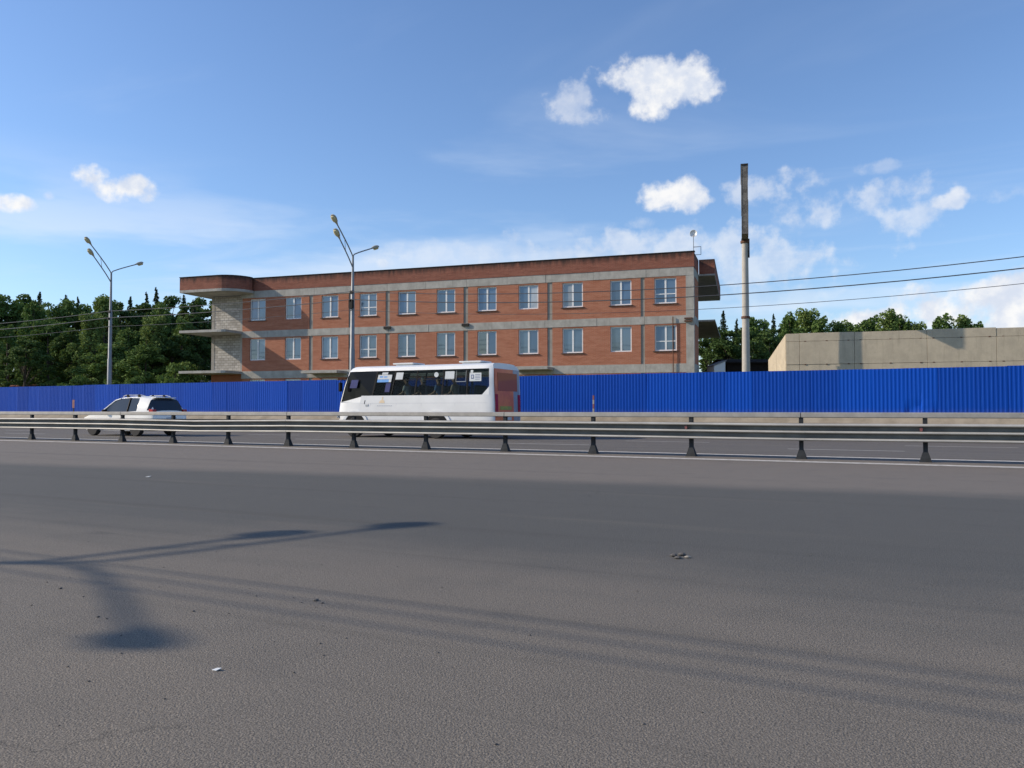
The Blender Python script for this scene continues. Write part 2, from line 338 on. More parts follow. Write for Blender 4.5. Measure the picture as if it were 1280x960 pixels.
# ------------------------------------------------------------------ mesh helpers
class MB:
    def __init__(s): s.v, s.f = [], []
    def add(s, vs, fs):
        k = len(s.v); s.v += [tuple(p) for p in vs]; s.f += [tuple(i + k for i in q) for q in fs]; return s
    def quad(s, a, b, c, d): return s.add([a, b, c, d], [(0, 1, 2, 3)])
    def box(s, x0, x1, y0, y1, z0, z1, bev=0):
        if not bev:
            return s.add([(x0, y0, z0), (x1, y0, z0), (x1, y1, z0), (x0, y1, z0), (x0, y0, z1), (x1, y0, z1), (x1, y1, z1), (x0, y1, z1)],
                         [(3, 2, 1, 0), (4, 5, 6, 7), (0, 1, 5, 4), (1, 2, 6, 5), (2, 3, 7, 6), (3, 0, 4, 7)])
        b_ = min(bev, (x1 - x0) / 2.01, (z1 - z0) / 2.01, (y1 - y0) / 2.01)
        def ring(y, i): return [(x0 + i + b_, y, z0 + i), (x1 - i - b_, y, z0 + i), (x1 - i, y, z0 + i + b_), (x1 - i, y, z1 - i - b_), (x1 - i - b_, y, z1 - i), (x0 + i + b_, y, z1 - i), (x0 + i, y, z1 - i - b_), (x0 + i, y, z0 + i + b_)]
        return s.loft([ring(y0, b_ * .5), ring(y0 + b_ * .5, 0), ring(y1 - b_ * .5, 0), ring(y1, b_ * .5)])
    def loft(s, rings, caps=True, closed=True):
        n = len(rings[0]); k = len(s.v)
        for r in rings: s.v += [tuple(p) for p in r]
        for i in range(len(rings) - 1):
            for j in range(n if closed else n - 1):
                a, b = k + i * n + j, k + i * n + (j + 1) % n
                s.f.append((a, b, b + n, a + n))
        if caps:
            s.f.append(tuple(k + j for j in reversed(range(n)))); s.f.append(tuple(k + (len(rings) - 1) * n + j for j in range(n)))
        return s
    def prism(s, pts, h0, h1, axis='y'):       # polygon extruded along an axis
        def P(p, h): return {'y': (p[0], h, p[1]), 'z': (p[0], p[1], h), 'x': (h, p[0], p[1])}[axis]
        return s.loft([[P(p, h0) for p in pts], [P(p, h1) for p in pts]])
    def tube(s, path, rad, seg=8, caps=True):
        path = [Vector(p) for p in path]; n = len(path)
        rad = rad if isinstance(rad, (list, tuple)) else [rad] * n
        rings = []
        ref = None
        for i, p in enumerate(path):
            t = (path[min(i + 1, n - 1)] - path[max(i - 1, 0)]).normalized()
            if ref is None: ref = Vector((0, 0, 1)) if abs(t.z) < .9 else Vector((1, 0, 0))
            a = (ref - t * ref.dot(t)).normalized(); b = t.cross(a); ref = a
            rings.append([p + (a * math.cos(2 * math.pi * k / seg) + b * math.sin(2 * math.pi * k / seg)) * rad[i] for k in range(seg)])
        return s.loft(rings, caps)
    def lathe(s, prof, seg=20, c=(0, 0, 0), axis='y'):   # profile of (radius, along axis)
        rings = []
        for r, h in prof:
            ring = []
            for k in range(seg):
                a = 2 * math.pi * k / seg; u, w = r * math.cos(a), r * math.sin(a)
                ring.append({'y': (c[0] + u, c[1] + h, c[2] + w), 'z': (c[0] + u, c[1] + w, c[2] + h), 'x': (c[0] + h, c[1] + u, c[2] + w)}[axis])
            rings.append(ring)
        return s.loft(rings)
    def mesh(s, name, mat, smooth=False):
        me = bpy.data.meshes.new(name); me.from_pydata(s.v, [], s.f); me.materials.append(M[mat]); me.validate()
        if smooth:
            me.polygons.foreach_set('use_smooth', [True] * len(me.polygons)); me.set_sharp_from_angle(angle=R(38))
        me.update(); return me
    def build(s, name, mat, parent=None, loc=None, smooth=False):
        return link(name, s.mesh(name, mat, smooth), parent, loc)
def link(name, me, parent=None, loc=None, rz=0):
    o = bpy.data.objects.new(name, me); COL.objects.link(o)
    if parent: o.parent = parent
    if loc is not None: o.location = loc
    if rz: o.rotation_euler.z = rz
    return o
def thing(name, label, cat, loc=(0, 0, 0), rz=0, group=None):
    o = link(name, None, None, loc, rz); o.empty_display_size = .3; return tag(o, label, cat, group)
def tag(o, label=None, cat=None, group=None, kind=None):
    for k, v in (('label', label), ('category', cat), ('group', group), ('kind', kind)):
        if v: o[k] = v
    return o
def copy_tree(o, parent=None):
    c = o.copy(); COL.objects.link(c); c.parent = parent
    for ch in list(o.children): copy_tree(ch, c)
    return c

# ------------------------------------------------------------------ ground and roads
YARD = .95                      # level of the yard behind the fence
BAR_D, LINE_N, LINE_F, KERB_D, FENCE_D = 19.2, 18.15, 20.25, 31.4, 33.2
prof = [(-1500, -.05), (-9, -.05), (-8.5, .10), (-3.1, .10), (-3.0, -.03), (KERB_D + .3, -.03), (KERB_D + .32, .10), (32.0, .30), (32.65, .66), (FENCE_D - .25, .93), (FENCE_D + 1, YARD), (60, YARD), (2500, YARD)]
xs = [-2500, -400, -150] + [-90 + i * 1.5 for i in range(75)] + [80, 150, 400, 2500]
mb = MB(); gr_ = random.Random(5)
for x in xs:
    for (y, z) in prof:
        j = gr_.uniform(-.06, .06) if 31.9 < y < 33 and abs(x) < 120 else 0
        mb.v.append((x, y + j, z + j * .8))
n = len(prof)
for i in range(len(xs) - 1):
    for j in range(n - 1):
        mb.f.append((i * n + j, (i + 1) * n + j, (i + 1) * n + j + 1, i * n + j + 1))
ground = mb.build('ground', 'earth'); tag(ground, kind='structure')
ground.data.materials.append(M['meadow'])
for p in ground.data.polygons:
    if p.center.y > FENCE_D + .6 or p.center.y < -8: p.material_index = 1
tag(MB().box(-400, 400, -2.98, LINE_F + .4, -.5, 0).build('road', 'asphalt_near'), kind='structure')
tag(MB().box(-400, 400, LINE_F + .4, KERB_D, -.5, 0.001).build('road', 'asphalt_far'), kind='structure')
for d, w_ in ((LINE_N, .42), (LINE_F, .36)):
    tag(MB().quad((-300, d - w_ / 2, .005), (200, d - w_ / 2, .005), (200, d + w_ / 2, .005), (-300, d + w_ / 2, .005)).build('road_marking', 'road_paint'), kind='structure')
dash = MB().quad((0, -.075, 0), (3, -.075, 0), (3, .075, 0), (0, .075, 0)).mesh('road_marking', 'road_paint')
for d in (23.95, 27.65):
    for i in range(9):
        tag(link('road_marking', dash, None, (-66 + i * 9 + (d > 25) * 3, d, .006)), kind='structure')
kerb = link('kerb', None, None, (0, KERB_D, 0)); tag(kerb, kind='structure')
km = MB().box(-.5, .49, .001, .28, -.2, .14, .015).mesh('kerb_stone', 'kerb_stone')
km2 = MB()
for i in range(86):
    link('kerb_stone', km, kerb, (-72 + i, rng.uniform(-.008, .008), rng.uniform(-.01, .01)))
nk = link('kerb', MB().box(-300, 200, -3.12, -2.985, -.3, .13, .01).mesh('kerb', 'kerb_stone')); tag(nk, kind='structure')

# ------------------------------------------------------------------ crash barrier on the median
bar = thing('crash_barrier', 'grey galvanised steel crash barrier on dark posts along the road median', 'guard rail', (0, BAR_D, 0))
SP = 2.5
# one post stands at pixel x = 1001
k_ = (1001 - 640) / F
PX0 = BAR_D * (RIGHT[0] * k_ + FWD[0]) / (RIGHT[1] * k_ + FWD[1])
post = MB().box(-.045, .045, -.05, .05, .0, .965)
pm = post.mesh('post', 'post_steel')
gus = MB().loft([[(-.125, -.10, .0), (.125, -.10, 0), (.125, .10, 0), (-.125, .10, 0)], [(-.112, -.09, .03), (.112, -.09, .03), (.112, .09, .03), (-.112, .09, .03)], [(-.080, -.065, .13), (.080, -.065, .13), (.080, .065, .13), (-.080, .065, .13)], [(-.05, -.053, .22), (.05, -.053, .22), (.05, .053, .22), (-.05, .053, .22)]])
gm = gus.mesh('base', 'post_steel')
brm = MB().box(-.06, .06, -.13, -.051, .47, .72).box(-.06, .06, .051, .13, .47, .72).mesh('bracket', 'post_steel')
rfm = MB().prism([(-.024, -.045), (.024, -.045), (.030, .02), (0, .045), (-.03, .02)], -.010, .010).mesh('reflector', 'marker_red')
# W-beam profile: (towards traffic, height)
prof2 = [(.000, .815), (.085, .812), (.112, .802), (.122, .786), (.118, .768), (.098, .757), (.020, .742), (.004, .728), (.004, .668), (.018, .655), (.094, .648), (.114, .640), (.120, .624), (.114, .608), (.094, .600), (.020, .585), (.004, .572), (.004, .506), (.018, .492), (.088, .485), (.108, .476), (.114, .458), (.106, .442), (.080, .434), (.030, .428)]
def beam(x0, x1, side, sagz):
    mb = MB(); rings = []
    for x, dz in ((x0, sagz[0]), ((x0 + x1) / 2, sagz[1]), (x1, sagz[2])):
        outer = [(x, side * (.13 + a), z + dz) for a, z in prof2]; inner = [(x, side * (.126 + a), z + dz) for a, z in reversed(prof2)]
        rings.append(outer + inner)
    return mb.loft(rings)
i0, i1 = -30, 6
br = random.Random(11)
sagl = [br.uniform(-.012, .012) for _ in range(60)]
for i in range(i0, i1):
    p = link('post', pm, bar, (PX0 + i * SP, 0, br.uniform(-.004, .004)), br.uniform(-.03, .03)); link('base', gm, p); link('bracket', brm, p)
for i in range(i0, i1 - 3, 3):
    xa, xb = PX0 + i * SP - .2, PX0 + (i + 3) * SP - .2
    for s in (-1, 1):
        q = (i - i0) // 3
        mid = -.035 if (s == -1 and i == -9) else br.uniform(-.006, .006)
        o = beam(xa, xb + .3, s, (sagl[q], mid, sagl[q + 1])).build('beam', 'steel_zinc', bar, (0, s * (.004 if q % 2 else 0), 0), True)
        o.data.materials.append(M['web_shade']); np_ = len(prof2); o.data.polygons.foreach_set('material_index', [0 if abs(p_.center.y) > .205 or p_.center.z > .80 else 1 for p_ in o.data.polygons])  # recessed faces coloured dark: shade between the ridges is painted in
for q in (-1, 1): link('reflector', rfm, bar, (PX0 + q * SP - .08, -.20, .70))
for i in range(i0, i1 - 3, 3):
    xa, xb = PX0 + i * SP + .01, PX0 + (i + 3) * SP - .01
    q = [(-.07, .935), (.07, .935), (.085, .95), (.085, 1.035), (.06, 1.055), (-.06, 1.055), (-.085, 1.035), (-.085, .95)]
    MB().loft([[(xa, y, z) for y, z in q], [(xb, y, z) for y, z in q]]).build('top_rail', 'rail_cap', bar)

# ------------------------------------------------------------------ blue sheet fence
fx0, nsh, SW, SH = -66.0, 68, 1.10, 1.70
fence = thing('sheet_fence', 'long blue corrugated sheet metal fence on the bank behind the road', 'fence', (0, FENCE_D, 0))
def sheet_mesh(dent):
    mb = MB(); pitch = SW / 8; xsn = []
    for i in range(8):
        b0 = i * pitch
        xsn += [(b0, 0), (b0 + pitch * .40, 0), (b0 + pitch * .54, -.010), (b0 + pitch * .86, -.010)]
    xsn.append((SW + .03, 0))
    zs = [0, .12, .3, .55, .9, 1.3, SH] if dent else [0, SH]
    for x, y in xsn:
        for z in zs:
            dy = .07 * math.exp(-((x - .55) / .22) ** 2 - ((z - .22) / .26) ** 2) + .05 * math.sin(x * 9) * math.exp(-(z / .35) ** 2) if dent else 0
            mb.v.append((x, y + dy * (1 if x < .6 else -.6), z + (dy * .4 if z == 0 else 0)))
    m_ = len(zs)
    for i in range(len(xsn) - 1):
        for j in range(m_ - 1): mb.f.append((i * m_ + j, (i + 1) * m_ + j, (i + 1) * m_ + j + 1, i * m_ + j + 1))
    return mb.mesh('sheet', 'fence_blue')
shm, shd = sheet_mesh(False), sheet_mesh(True)
k_ = (1150 - 640) / F; xd = FENCE_D * (RIGHT[0] * k_ + FWD[0]) / (RIGHT[1] * k_ + FWD[1])
fr = random.Random(2); step = 0
for i in range(nsh):
    x = fx0 + i * SW
    if i % 9 == 0: step = fr.uniform(-.02, .025)
    dd = abs(x + .55 - xd) < .56
    o = link('sheet', shd if dd else shm, fence, (x, (i % 2) * .004, .97 + step + fr.uniform(-.004, .004))); o.rotation_euler = (fr.uniform(-.006, .006), 0, fr.uniform(-.004, .004))
    if dd: o['label'] = 'blue sheet dented at its foot'
fpm = MB().box(-.03, .03, .076, .136, .3, 2.6).mesh('post', 'lamp_steel')
for i in range(30): link('post', fpm, fence, (fx0 + i * 2.5, 0, 0))
for z in (1.3, 2.3): MB().box(fx0, fx0 + nsh * SW,   .055, .075, z, z + .04).build('rail', 'lamp_steel', fence)

# ------------------------------------------------------------------ the brick building
VPB = -2350.0; TH = math.atan2(640 - VPB, F)      # direction of the facade
X0, Z0 = (302 - 640) / F * 65.6, 65.6
tc_, tz_ = math.sin(TH), -math.cos(TH)
bo = W(X0, Z0, 0); tw = W(tc_, tz_); BROT = math.atan2(tw.y, tw.x)
def U(x): k = (x - 640) / F; return (k * Z0 - X0) / (tc_ - k * tz_)
b_ = thing('brick_building', 'unfinished three storey red brick building with grey concrete floor bands and white windows', 'building', (bo.x, bo.y, 0), BROT)
UL, UR = 0.0, U(868); DEP = 17.0
rows = [(YARD - .1, 3.70), (4.29, 7.04), (7.58, 10.30)]
bands = [(3.70, 4.29), (7.04, 7.58), (10.30, 10.87)]
winz = [(1.95, 3.62), (5.18, 6.95), (8.44, 10.20)]
wx = [321, 365.5, 411.5, 459.5, 508, 557, 608.5, 660.5, 716, 776.5, 832.5]
WWID = 1.50
wins = [(U(x) - WWID / 2, U(x) + WWID / 2) for x in wx]
colx = [(388, .34), (437, .26), (484, .36), (582, .36), (687.5, .38), (804, .28)]
cols = [(U(x) - w / 2, U(x) + w / 2) for x, w in colx] + [(UR - .52, UR)]
wall = MB()
for (za, zb), (wa, wb) in zip(rows, winz):
    edges = sorted(set([UL] + [e for p in wins + cols for e in p] + [UR]))
    for a, b in zip(edges, edges[1:]):
        m_ = (a + b) / 2
        if any(c0 < m_ < c1 for c0, c1 in cols):
            wall.quad((a, 0, za), (a, .06, za), (a, .06, zb), (a, 0, zb)); wall.quad((b, .06, za), (b, 0, za), (b, 0, zb), (b, .06, zb)); continue
        segs = [(za, zb)]
        if any(c0 < m_ < c1 for c0, c1 in wins):
            segs = [(za, wa), (wb, zb)]; d = .22
            wall.quad((a, 0, wa), (b, 0, wa), (b, d, wa), (a, d, wa)); wall.quad((a, d, wb), (b, d, wb), (b, 0, wb), (a, 0, wb))
            wall.quad((a, 0, wa), (a, d, wa), (a, d, wb), (a, 0, wb)); wall.quad((b, d, wa), (b, 0, wa), (b, 0, wb), (b, d, wb))
        for s0, s1 in segs: wall.quad((a, 0, s0), (b, 0, s0), (b, 0, s1), (a, 0, s1))
# end wall on the right and the back
for za, zb in rows:
    wall.quad((UR, .4, za), (UR, 3.3, za), (UR, 3.3, zb), (UR, .4, zb)); wall.quad((UR, 3.3, za), (UR - 2.6, 3.3, za), (UR - 2.6, 3.3, zb), (UR, 3.3, zb)); wall.quad((UR - 2.6, 3.3, za), (UR - 2.6, DEP, za), (UR - 2.6, DEP, zb), (UR - 2.6, 3.3, zb))
    wall.quad((UR - 2.6, DEP, za), (-3.2, DEP, za), (-3.2, DEP, zb), (UR - 2.6, DEP, zb))
wall.build('wall', 'brick', b_)
for c0, c1 in cols:
    for za, zb in rows:
        y0 = .055 if c1 < UR - .01 else -.015
        MB().box(c0 - .001, c1 + .001 if c1 < UR - .01 else c1 + .02, y0, .4, za, zb).build('column', 'concrete_column' if c1 < UR - .01 else 'concrete', b_)
# floor bands in cast lengths
bnd = random.Random(4)
for bi, (za, zb) in enumerate(bands):
    e = [UL - .05] + [U(x) + bnd.uniform(-.4, .4) for x in (388, 437, 484, 533, 582, 635, 687, 745, 804)] + [UR + .03]
    for a, b in zip(e, e[1:]):
        MB().box(a, b - .018, -.025 + bnd.uniform(-.008, .008), .35, za, zb).build('floor_band', 'concrete', b_)
    MB().box(UR - .3, UR + .015, .36, 3.29, za, zb).build('floor_band', 'concrete', b_)
# parapet with its thin cap
MB().box(UL + .1, UR + .05, -.05, .33, 10.872, 11.90).build('parapet', 'brick_parapet', b_)
MB().box(UR - .33, UR + .03, .34, 3.29, 10.872, 11.88).build('parapet', 'brick_parapet', b_)
MB().box(UL + .1, UR + .09, -.09, .37, 11.902, 11.95).build('parapet_cap', 'charred', b_)
MB().box(-3.2, UR - 2.62, .36, DEP, 10.6, 10.9).build('roof', 'roof_grey', b_)
MB().box(-3.1, UR - 2.7, .6, DEP - .1, YARD, 10.55).build('core', 'interior', b_)
# windows: frame, two panes, sill
def window_meshes(h, w=WWID):
    f = MB(); t = .085; dpt = .07
    def bar_(x0, x1, z0, z1): f.box(x0, x1, 0, dpt, z0, z1)
    bar_(0, w, 0, t); bar_(0, w, h - t, h); bar_(0, t, t, h - t); bar_(w - t, w, t, h - t); bar_(w / 2 - .06, w / 2 + .06, t, h - t)
    p = MB().box(t + .001, w / 2 - .061, .03, .045, t + .001, h - t - .001)
    return f.mesh('window', 'white_plastic'), p.mesh('pane', 'window_glass'), p.mesh('pane', 'window_pale'), p.mesh('pane', 'window_deep')
sill = MB().box(-.10, WWID + .10, -.18, .0, -.06, -.012).mesh('sill', 'sill_dark')
wr = random.Random(9)
for (wa, wb) in winz:
    h = wb - wa; fm, pmesh, pmesh2, pmesh3 = window_meshes(h)
    crossb = MB().box(.09, WWID - .09, .008, .06, h * .36, h * .36 + .06).mesh('transom', 'white_plastic')
    for i, (a, b) in enumerate(wins):
        o = link('window', fm, b_, (a, .10, wa))
        for px_ in (0, WWID / 2 - .025):
            p = link('pane', (pmesh2, pmesh, pmesh3)[0 if (rv := wr.random()) < .10 else 2 if rv > .80 else 1], o, (px_, 0, 0)); p.rotation_euler.z = wr.uniform(-.008, .008); p.rotation_euler.x = wr.uniform(-.02, .02)
        if wr.random() < .75: link('sill', sill, o)
        if i in (3, 10): link('transom', crossb, o, (0, -.003, 0))
cm = MB().box(.10, .38, .047, .060, .1, 1.6)
# stair end on the left: block wall, cantilevered slabs with a rounded corner, brick roof parapet
LW = -3.1
for zi, (za, zb) in enumerate([(4.29, 7.40), (7.58, 10.72)]):
    MB().box(LW, -.36, .45, .75, za, zb).build('block_wall', 'concrete_block', b_)
    MB().box(-.355, .0, .20, .60, za, zb).build('column', 'concrete', b_)
    MB().box(LW - .30, LW - .002, .43, .78, za, zb).build('column', 'concrete_column', b_)
mb = MB()
for (a, b, s0, s1) in ((LW - .3, -.02, YARD - .1, 2.1), (LW - .3, -2.15, 2.1, 2.95), (-1.6, -.02, 2.1, 2.95), (LW - .3, -.02, 2.95, 4.1)): mb.quad((a, .45, s0), (b, .45, s0), (b, .45, s1), (a, .45, s1))
mb.build('wall', 'brick', b_)
mb = MB(); mb.box(0, .55, .0, .05, 0, .06); mb.box(0, .55, 0, .05, .79, .85); mb.box(0, .06, 0, .05, .06, .79); mb.box(.49, .55, 0, .05, .06, .79)
o = mb.build('window', 'white_plastic', b_, (-2.15, .46, 2.1)); MB().box(.061, .489, .02, .03, .061, .789).build('pane', 'window_glass', o)
PV = -2.2; PLE = -4.45
def outline(inset=0.0, rr=1.9):
    pts = [(PLE + inset, 6.0), (PLE + inset, PV + inset)]
    cx, cy = -.75, PV + rr
    for k in range(9):
        a = -math.pi / 2 + k * math.pi / 2 / 8; pts.append((cx + (rr - inset) * math.cos(a), cy + (rr - inset) * math.sin(a)))
    return pts
for zt in (4.29, 7.58):
    o2 = outline(); poly = o2 + [(o2[-1][0], .44), (-.01, .44), (-.01, 6.0)]
    poly = [p for p in o2 if p[0] <= -.02] + [(-.02, 6.0)]
    MB().prism(poly, zt - .20, zt, 'z').build('balcony_slab', 'concrete', b_)
o2 = outline(); MB().prism(o2 + [(o2[-1][0], -.06), (.05, -.06), (.05, 6.0)], 10.66, 10.868, 'z').build('roof_slab', 'concrete', b_)
oi = outline(.3); mb = MB(); n_ = len(o2)
rings = [[(p[0], p[1], 10.87) for p in o2], [(p[0], p[1], 11.90) for p in o2], [(p[0], p[1], 11.90) for p in oi], [(p[0], p[1], 10.87) for p in oi]]
mb.loft(rings, False, False); mb.build('parapet', 'brick_parapet', b_)
oc = outline(-.04); rings = [[(p[0], p[1], 11.902) for p in oc], [(p[0], p[1], 11.95) for p in oc], [(p[0], p[1], 11.95) for p in oi], [(p[0], p[1], 11.902) for p in oi]]
MB().loft(rings, True, False).build('parapet_cap', 'charred', b_)
# cantilevers on the right end
ev = 3.3
for zt in (7.58, 10.868):
    MB().prism([(UR - 2.59, ev + .005), (UR + 1.16, ev + .005), (UR + .60, DEP), (UR - 2.59, DEP)], zt - .12, zt, 'z').build('balcony_slab', 'concrete', b_)
MB().prism([(UR + .06, ev + .005), (UR + 1.16, ev + .005), (UR + .62, DEP), (UR + .4, DEP), (UR + .86, ev + .3), (UR + .06, ev + .3)], 10.87, 11.92, 'z').build('parapet', 'brick_parapet', b_)
# canopies over the doors
for xa, xb in ((390, 434), (646, 692)):
    a, b = U(xa), U(xb)
    MB().box(a, b, -1.6, -.04, 3.98, 4.17).build('canopy', 'concrete', b_)
# conduit and cables boxes on the front
MB().tube([(U(842), -.12, YARD), (U(842), -.12, 7.5)], .035, 6).build('pipe', 'rust', b_)
for z in (7.30, 7.12): MB().box(UR - .62, UR - .08, -.16, -.03, z, z + .10).build('bracket', 'rust', b_)
for x in (484, 582):
    MB().box(U(x) - .28, U(x) + .28, -.14, -.035, 7.35, 7.55).build('bracket', 'charred', b_)

# dish on the roof
dishw = (b_.matrix_world if False else None)
def on_build(u, v, z): 
    c, s = math.cos(BROT), math.sin(BROT); return Vector((bo.x + u * c - v * s, bo.y + u * s + v * c, z))
p = on_build(UR - .12, 1.4, 11.88)
d = thing('satellite_dish', 'small round white antenna dish on a thin mast at the roof corner', 'antenna', p, BROT)
MB().tube([(0, 0, 0), (0, 0, 1.45)], .022, 6).build('mast', 'lamp_steel', d)
MB().tube([(-.02, 0, .05), (.5, 0, .05), (.5, 0, .6), (-.02, 0, .6)], .025, 6).build('stay', 'post_steel', d)
MB().lathe([(.001, .10), (.12, .08), (.22, .03), (.26, -.03), (.25, -.035), (.2, .02), (.10, .065), (.002, .08)], 18, (0, 0, 1.55)).build('dish', 'white_plastic', d, None, True)
MB().tube([(0, .06, 1.5), (0, -.25, 1.45)], .012, 5).build('feed_arm', 'lamp_steel', d)

# ------------------------------------------------------------------ pale concrete wall on the right
k983 = (983 - 640) / F; WX, WZ = k983 * 44, 44.0
wo_ = W(WX, WZ, 0)
cw = thing('panel_wall', 'tall pale concrete wall of cast panels standing behind the blue fence', 'wall', (wo_.x, wo_.y, 0), BROT)
def UW(x): k = (x - 640) / F; return (k * WZ - WX) / (tc_ - k * tz_)
ve = [0, UW(1000), UW(1069), UW(1160), UW(1247)]
while ve[-1] < 24: ve.append(ve[-1] + 3.7)
zrow = [(YARD - .15, 2.34), (2.355, 3.60), (3.615, 4.87), (4.885, 5.33)]
pr = random.Random(8)
for (a, b) in zip(ve, ve[1:]):
    for zi, (za, zb) in enumerate(zrow):
        dy = pr.uniform(-.012, .012); dz = pr.uniform(-.02, .02) if zi == 3 else 0
        MB().box(a + .008, b - .008, dy, .30, za, zb + dz, .012).build('panel', 'concrete_wall', cw)
        if zi and b - a > 2:
            for uu in (a + .3, (a + b) / 2, b - .3):
                MB().box(uu - .05, uu + .05, dy - .012, dy + .01, za - .03, za + .02).build('joint_plate', 'rust', cw)
MB().box(.02, ve[-1], .31, .36, YARD - .15, 5.2).build('backing', 'concrete_wall', cw)
e = W((961 - 640) / F * 50, 50, 0); c_, s_ = math.cos(-BROT), math.sin(-BROT)
ex, ey = (e - wo_).x * c_ - (e - wo_).y * s_, (e - wo_).x * s_ + (e - wo_).y * c_
dl = Vector((ex, ey, 0)); nn_ = Vector((dl.y, -dl.x, 0)).normalized() * .3
zb_ = YARD - .15
for q in range(2):
    fa, fb = q * .5 + .004, q * .5 + .496
    def P3(f_, off, z): return (dl.x * f_ + off * nn_.x - .01, dl.y * f_ + off * nn_.y + .32 * (1 - f_), z)
    def zt(f_): return 5.31 - 1.06 * f_
    MB().loft([[P3(fa, 0, zb_), P3(fb, 0, zb_), P3(fb, 0, zt(fb)), P3(fa, 0, zt(fa))], [P3(fa, 1, zb_), P3(fb, 1, zb_), P3(fb, 1, zt(fb)), P3(fa, 1, zt(fa))]]).build('wing_panel', 'concrete_wall', cw)

# ------------------------------------------------------------------ old billboard seen edge-on
k934 = (933 - 640) / F; bz = 43.0
pb = W(k934 * bz, bz, YARD)
bl = thing('billboard', 'tall edge-on billboard with weathered boards on a ringed concrete pole', 'billboard', pb, YAW + math.atan2(1, k934) - math.pi / 2 + R(.3))
HP = (513 - 300) * bz / F + CAMH - YARD; HT = (513 - 203) * (bz - 1.7) / F + CAMH - YARD; HB = (513 - 291) * (bz - 1.7) / F + CAMH - YARD
MB().lathe([(.24, -.1), (.235, 0), (.19, HP * .5), (.165, HP)], 14, axis='z').build('pole', 'pole_concrete', bl, None, True)
for fz in (.555, .995): MB().lathe([(.16, HP * fz - .08), (.235, HP * fz - .07), (.235, HP * fz + .05), (.16, HP * fz + .06)], 14, axis='z').build('ring', 'rust', bl)
MB().prism([(-.10, HP - .05), (.14, HP - .05), (.19, HB + .05), (-.19, HB + .05), (-.13, HP + .3)], -.17, .17).build('bracket', 'charred', bl)
MB().box(.17, .24, -.1, .1, HP - .9, HP + .1).build('conduit', 'post_steel', bl)
nb = 6
for q in range(nb):
    za, zb = HB + (HT - HB) * q / nb + .006, HB + (HT - HB) * (q + 1) / nb - .006; j = pr.uniform(-.012, .012)
    MB().box(-.17 + j, -.125, -1.7, 2.0, za, zb).build('board', 'weathered_board', bl); MB().box(.125, .17 + j, -1.7, 2.0, za, zb).build('board', 'weathered_board', bl)
MB().box(-.122, .122, -1.69, 1.99, HB + .02, HT - .02).build('frame', 'weathered_board', bl)
MB().box(-.19, .19, -1.73, 2.03, HT, HT + .07).build('top_trim', 'charred', bl)

# ------------------------------------------------------------------ sheds behind the fence
def shed(name, label, xa, xb, zc, ytop, wallm, roofm, depth, endm=None, rise=.5):
    ka, kb = (xa - 640) / F, (xb - 640) / F; a, b = W(ka * zc, zc, YARD), W(kb * zc, zc, YARD)
    L = (b - a).length; h = (513 - ytop) * zc / F + CAMH - YARD
    t = thing(name, label, 'shed', a, math.atan2((b - a).y, (b - a).x))
    MB().box(0, L, 0, depth, -.2, h - rise).build('wall', wallm, t)
    MB().prism([(-.25, h - rise - .05), (depth / 2, h), (depth + .25, h - rise - .05), (depth + .25, h - rise + .06), (depth / 2, h + .1), (-.25, h - rise + .06)], -.15, L + .15, 'x').build('roof', roofm, t)
    if endm: MB().prism([(-.02, -.2), (depth + .02, -.2), (depth + .02, h - rise - .06), (depth / 2, h - .06), (-.02, h - rise - .06)], -.05, -.005, 'x').build('end_wall', endm, t)
    MB().box(L * .4, L * .4 + .9, -.04, -.002, 0, 2.0).build('door', 'dark_roof', t)
    return t
sh = shed('shed', 'low dark shed with a flat dark roof beside the brick building', 909, 985, 62, 448, 'dark_roof', 'dark_roof', 5, None, .35)
a = W((893 - 640) / F * 56, 56, YARD)
kio = thing('kiosk', 'small white kiosk with a slanting top between brick building and billboard pole', 'kiosk', a, YAW + R(4))
MB().prism([(0, -.2), (.80, -.2), (.80, 3.58), (0, 3.26)], 0, 1.6).build('wall', 'shed_white', kio)
MB().prism([(-.06, 3.24), (.86, 3.61), (.86, 3.68), (-.06, 3.31)], -.06, 1.66).build('roof', 'roof_grey', kio)
MB().box(.2, .6, -.03, -.002, 0, 1.9).build('door', 'white_plastic', kio)
shed('garage', 'low brick garage with a red roof at the forest edge', -30, 24, 74, 481, 'brick', 'roof_red', 6, None, .6)
shed('garage', 'low garage with a grey roof beside the brick building', 222, 262, 80, 475.5, 'roof_grey', 'roof_grey', 6, None, .8)

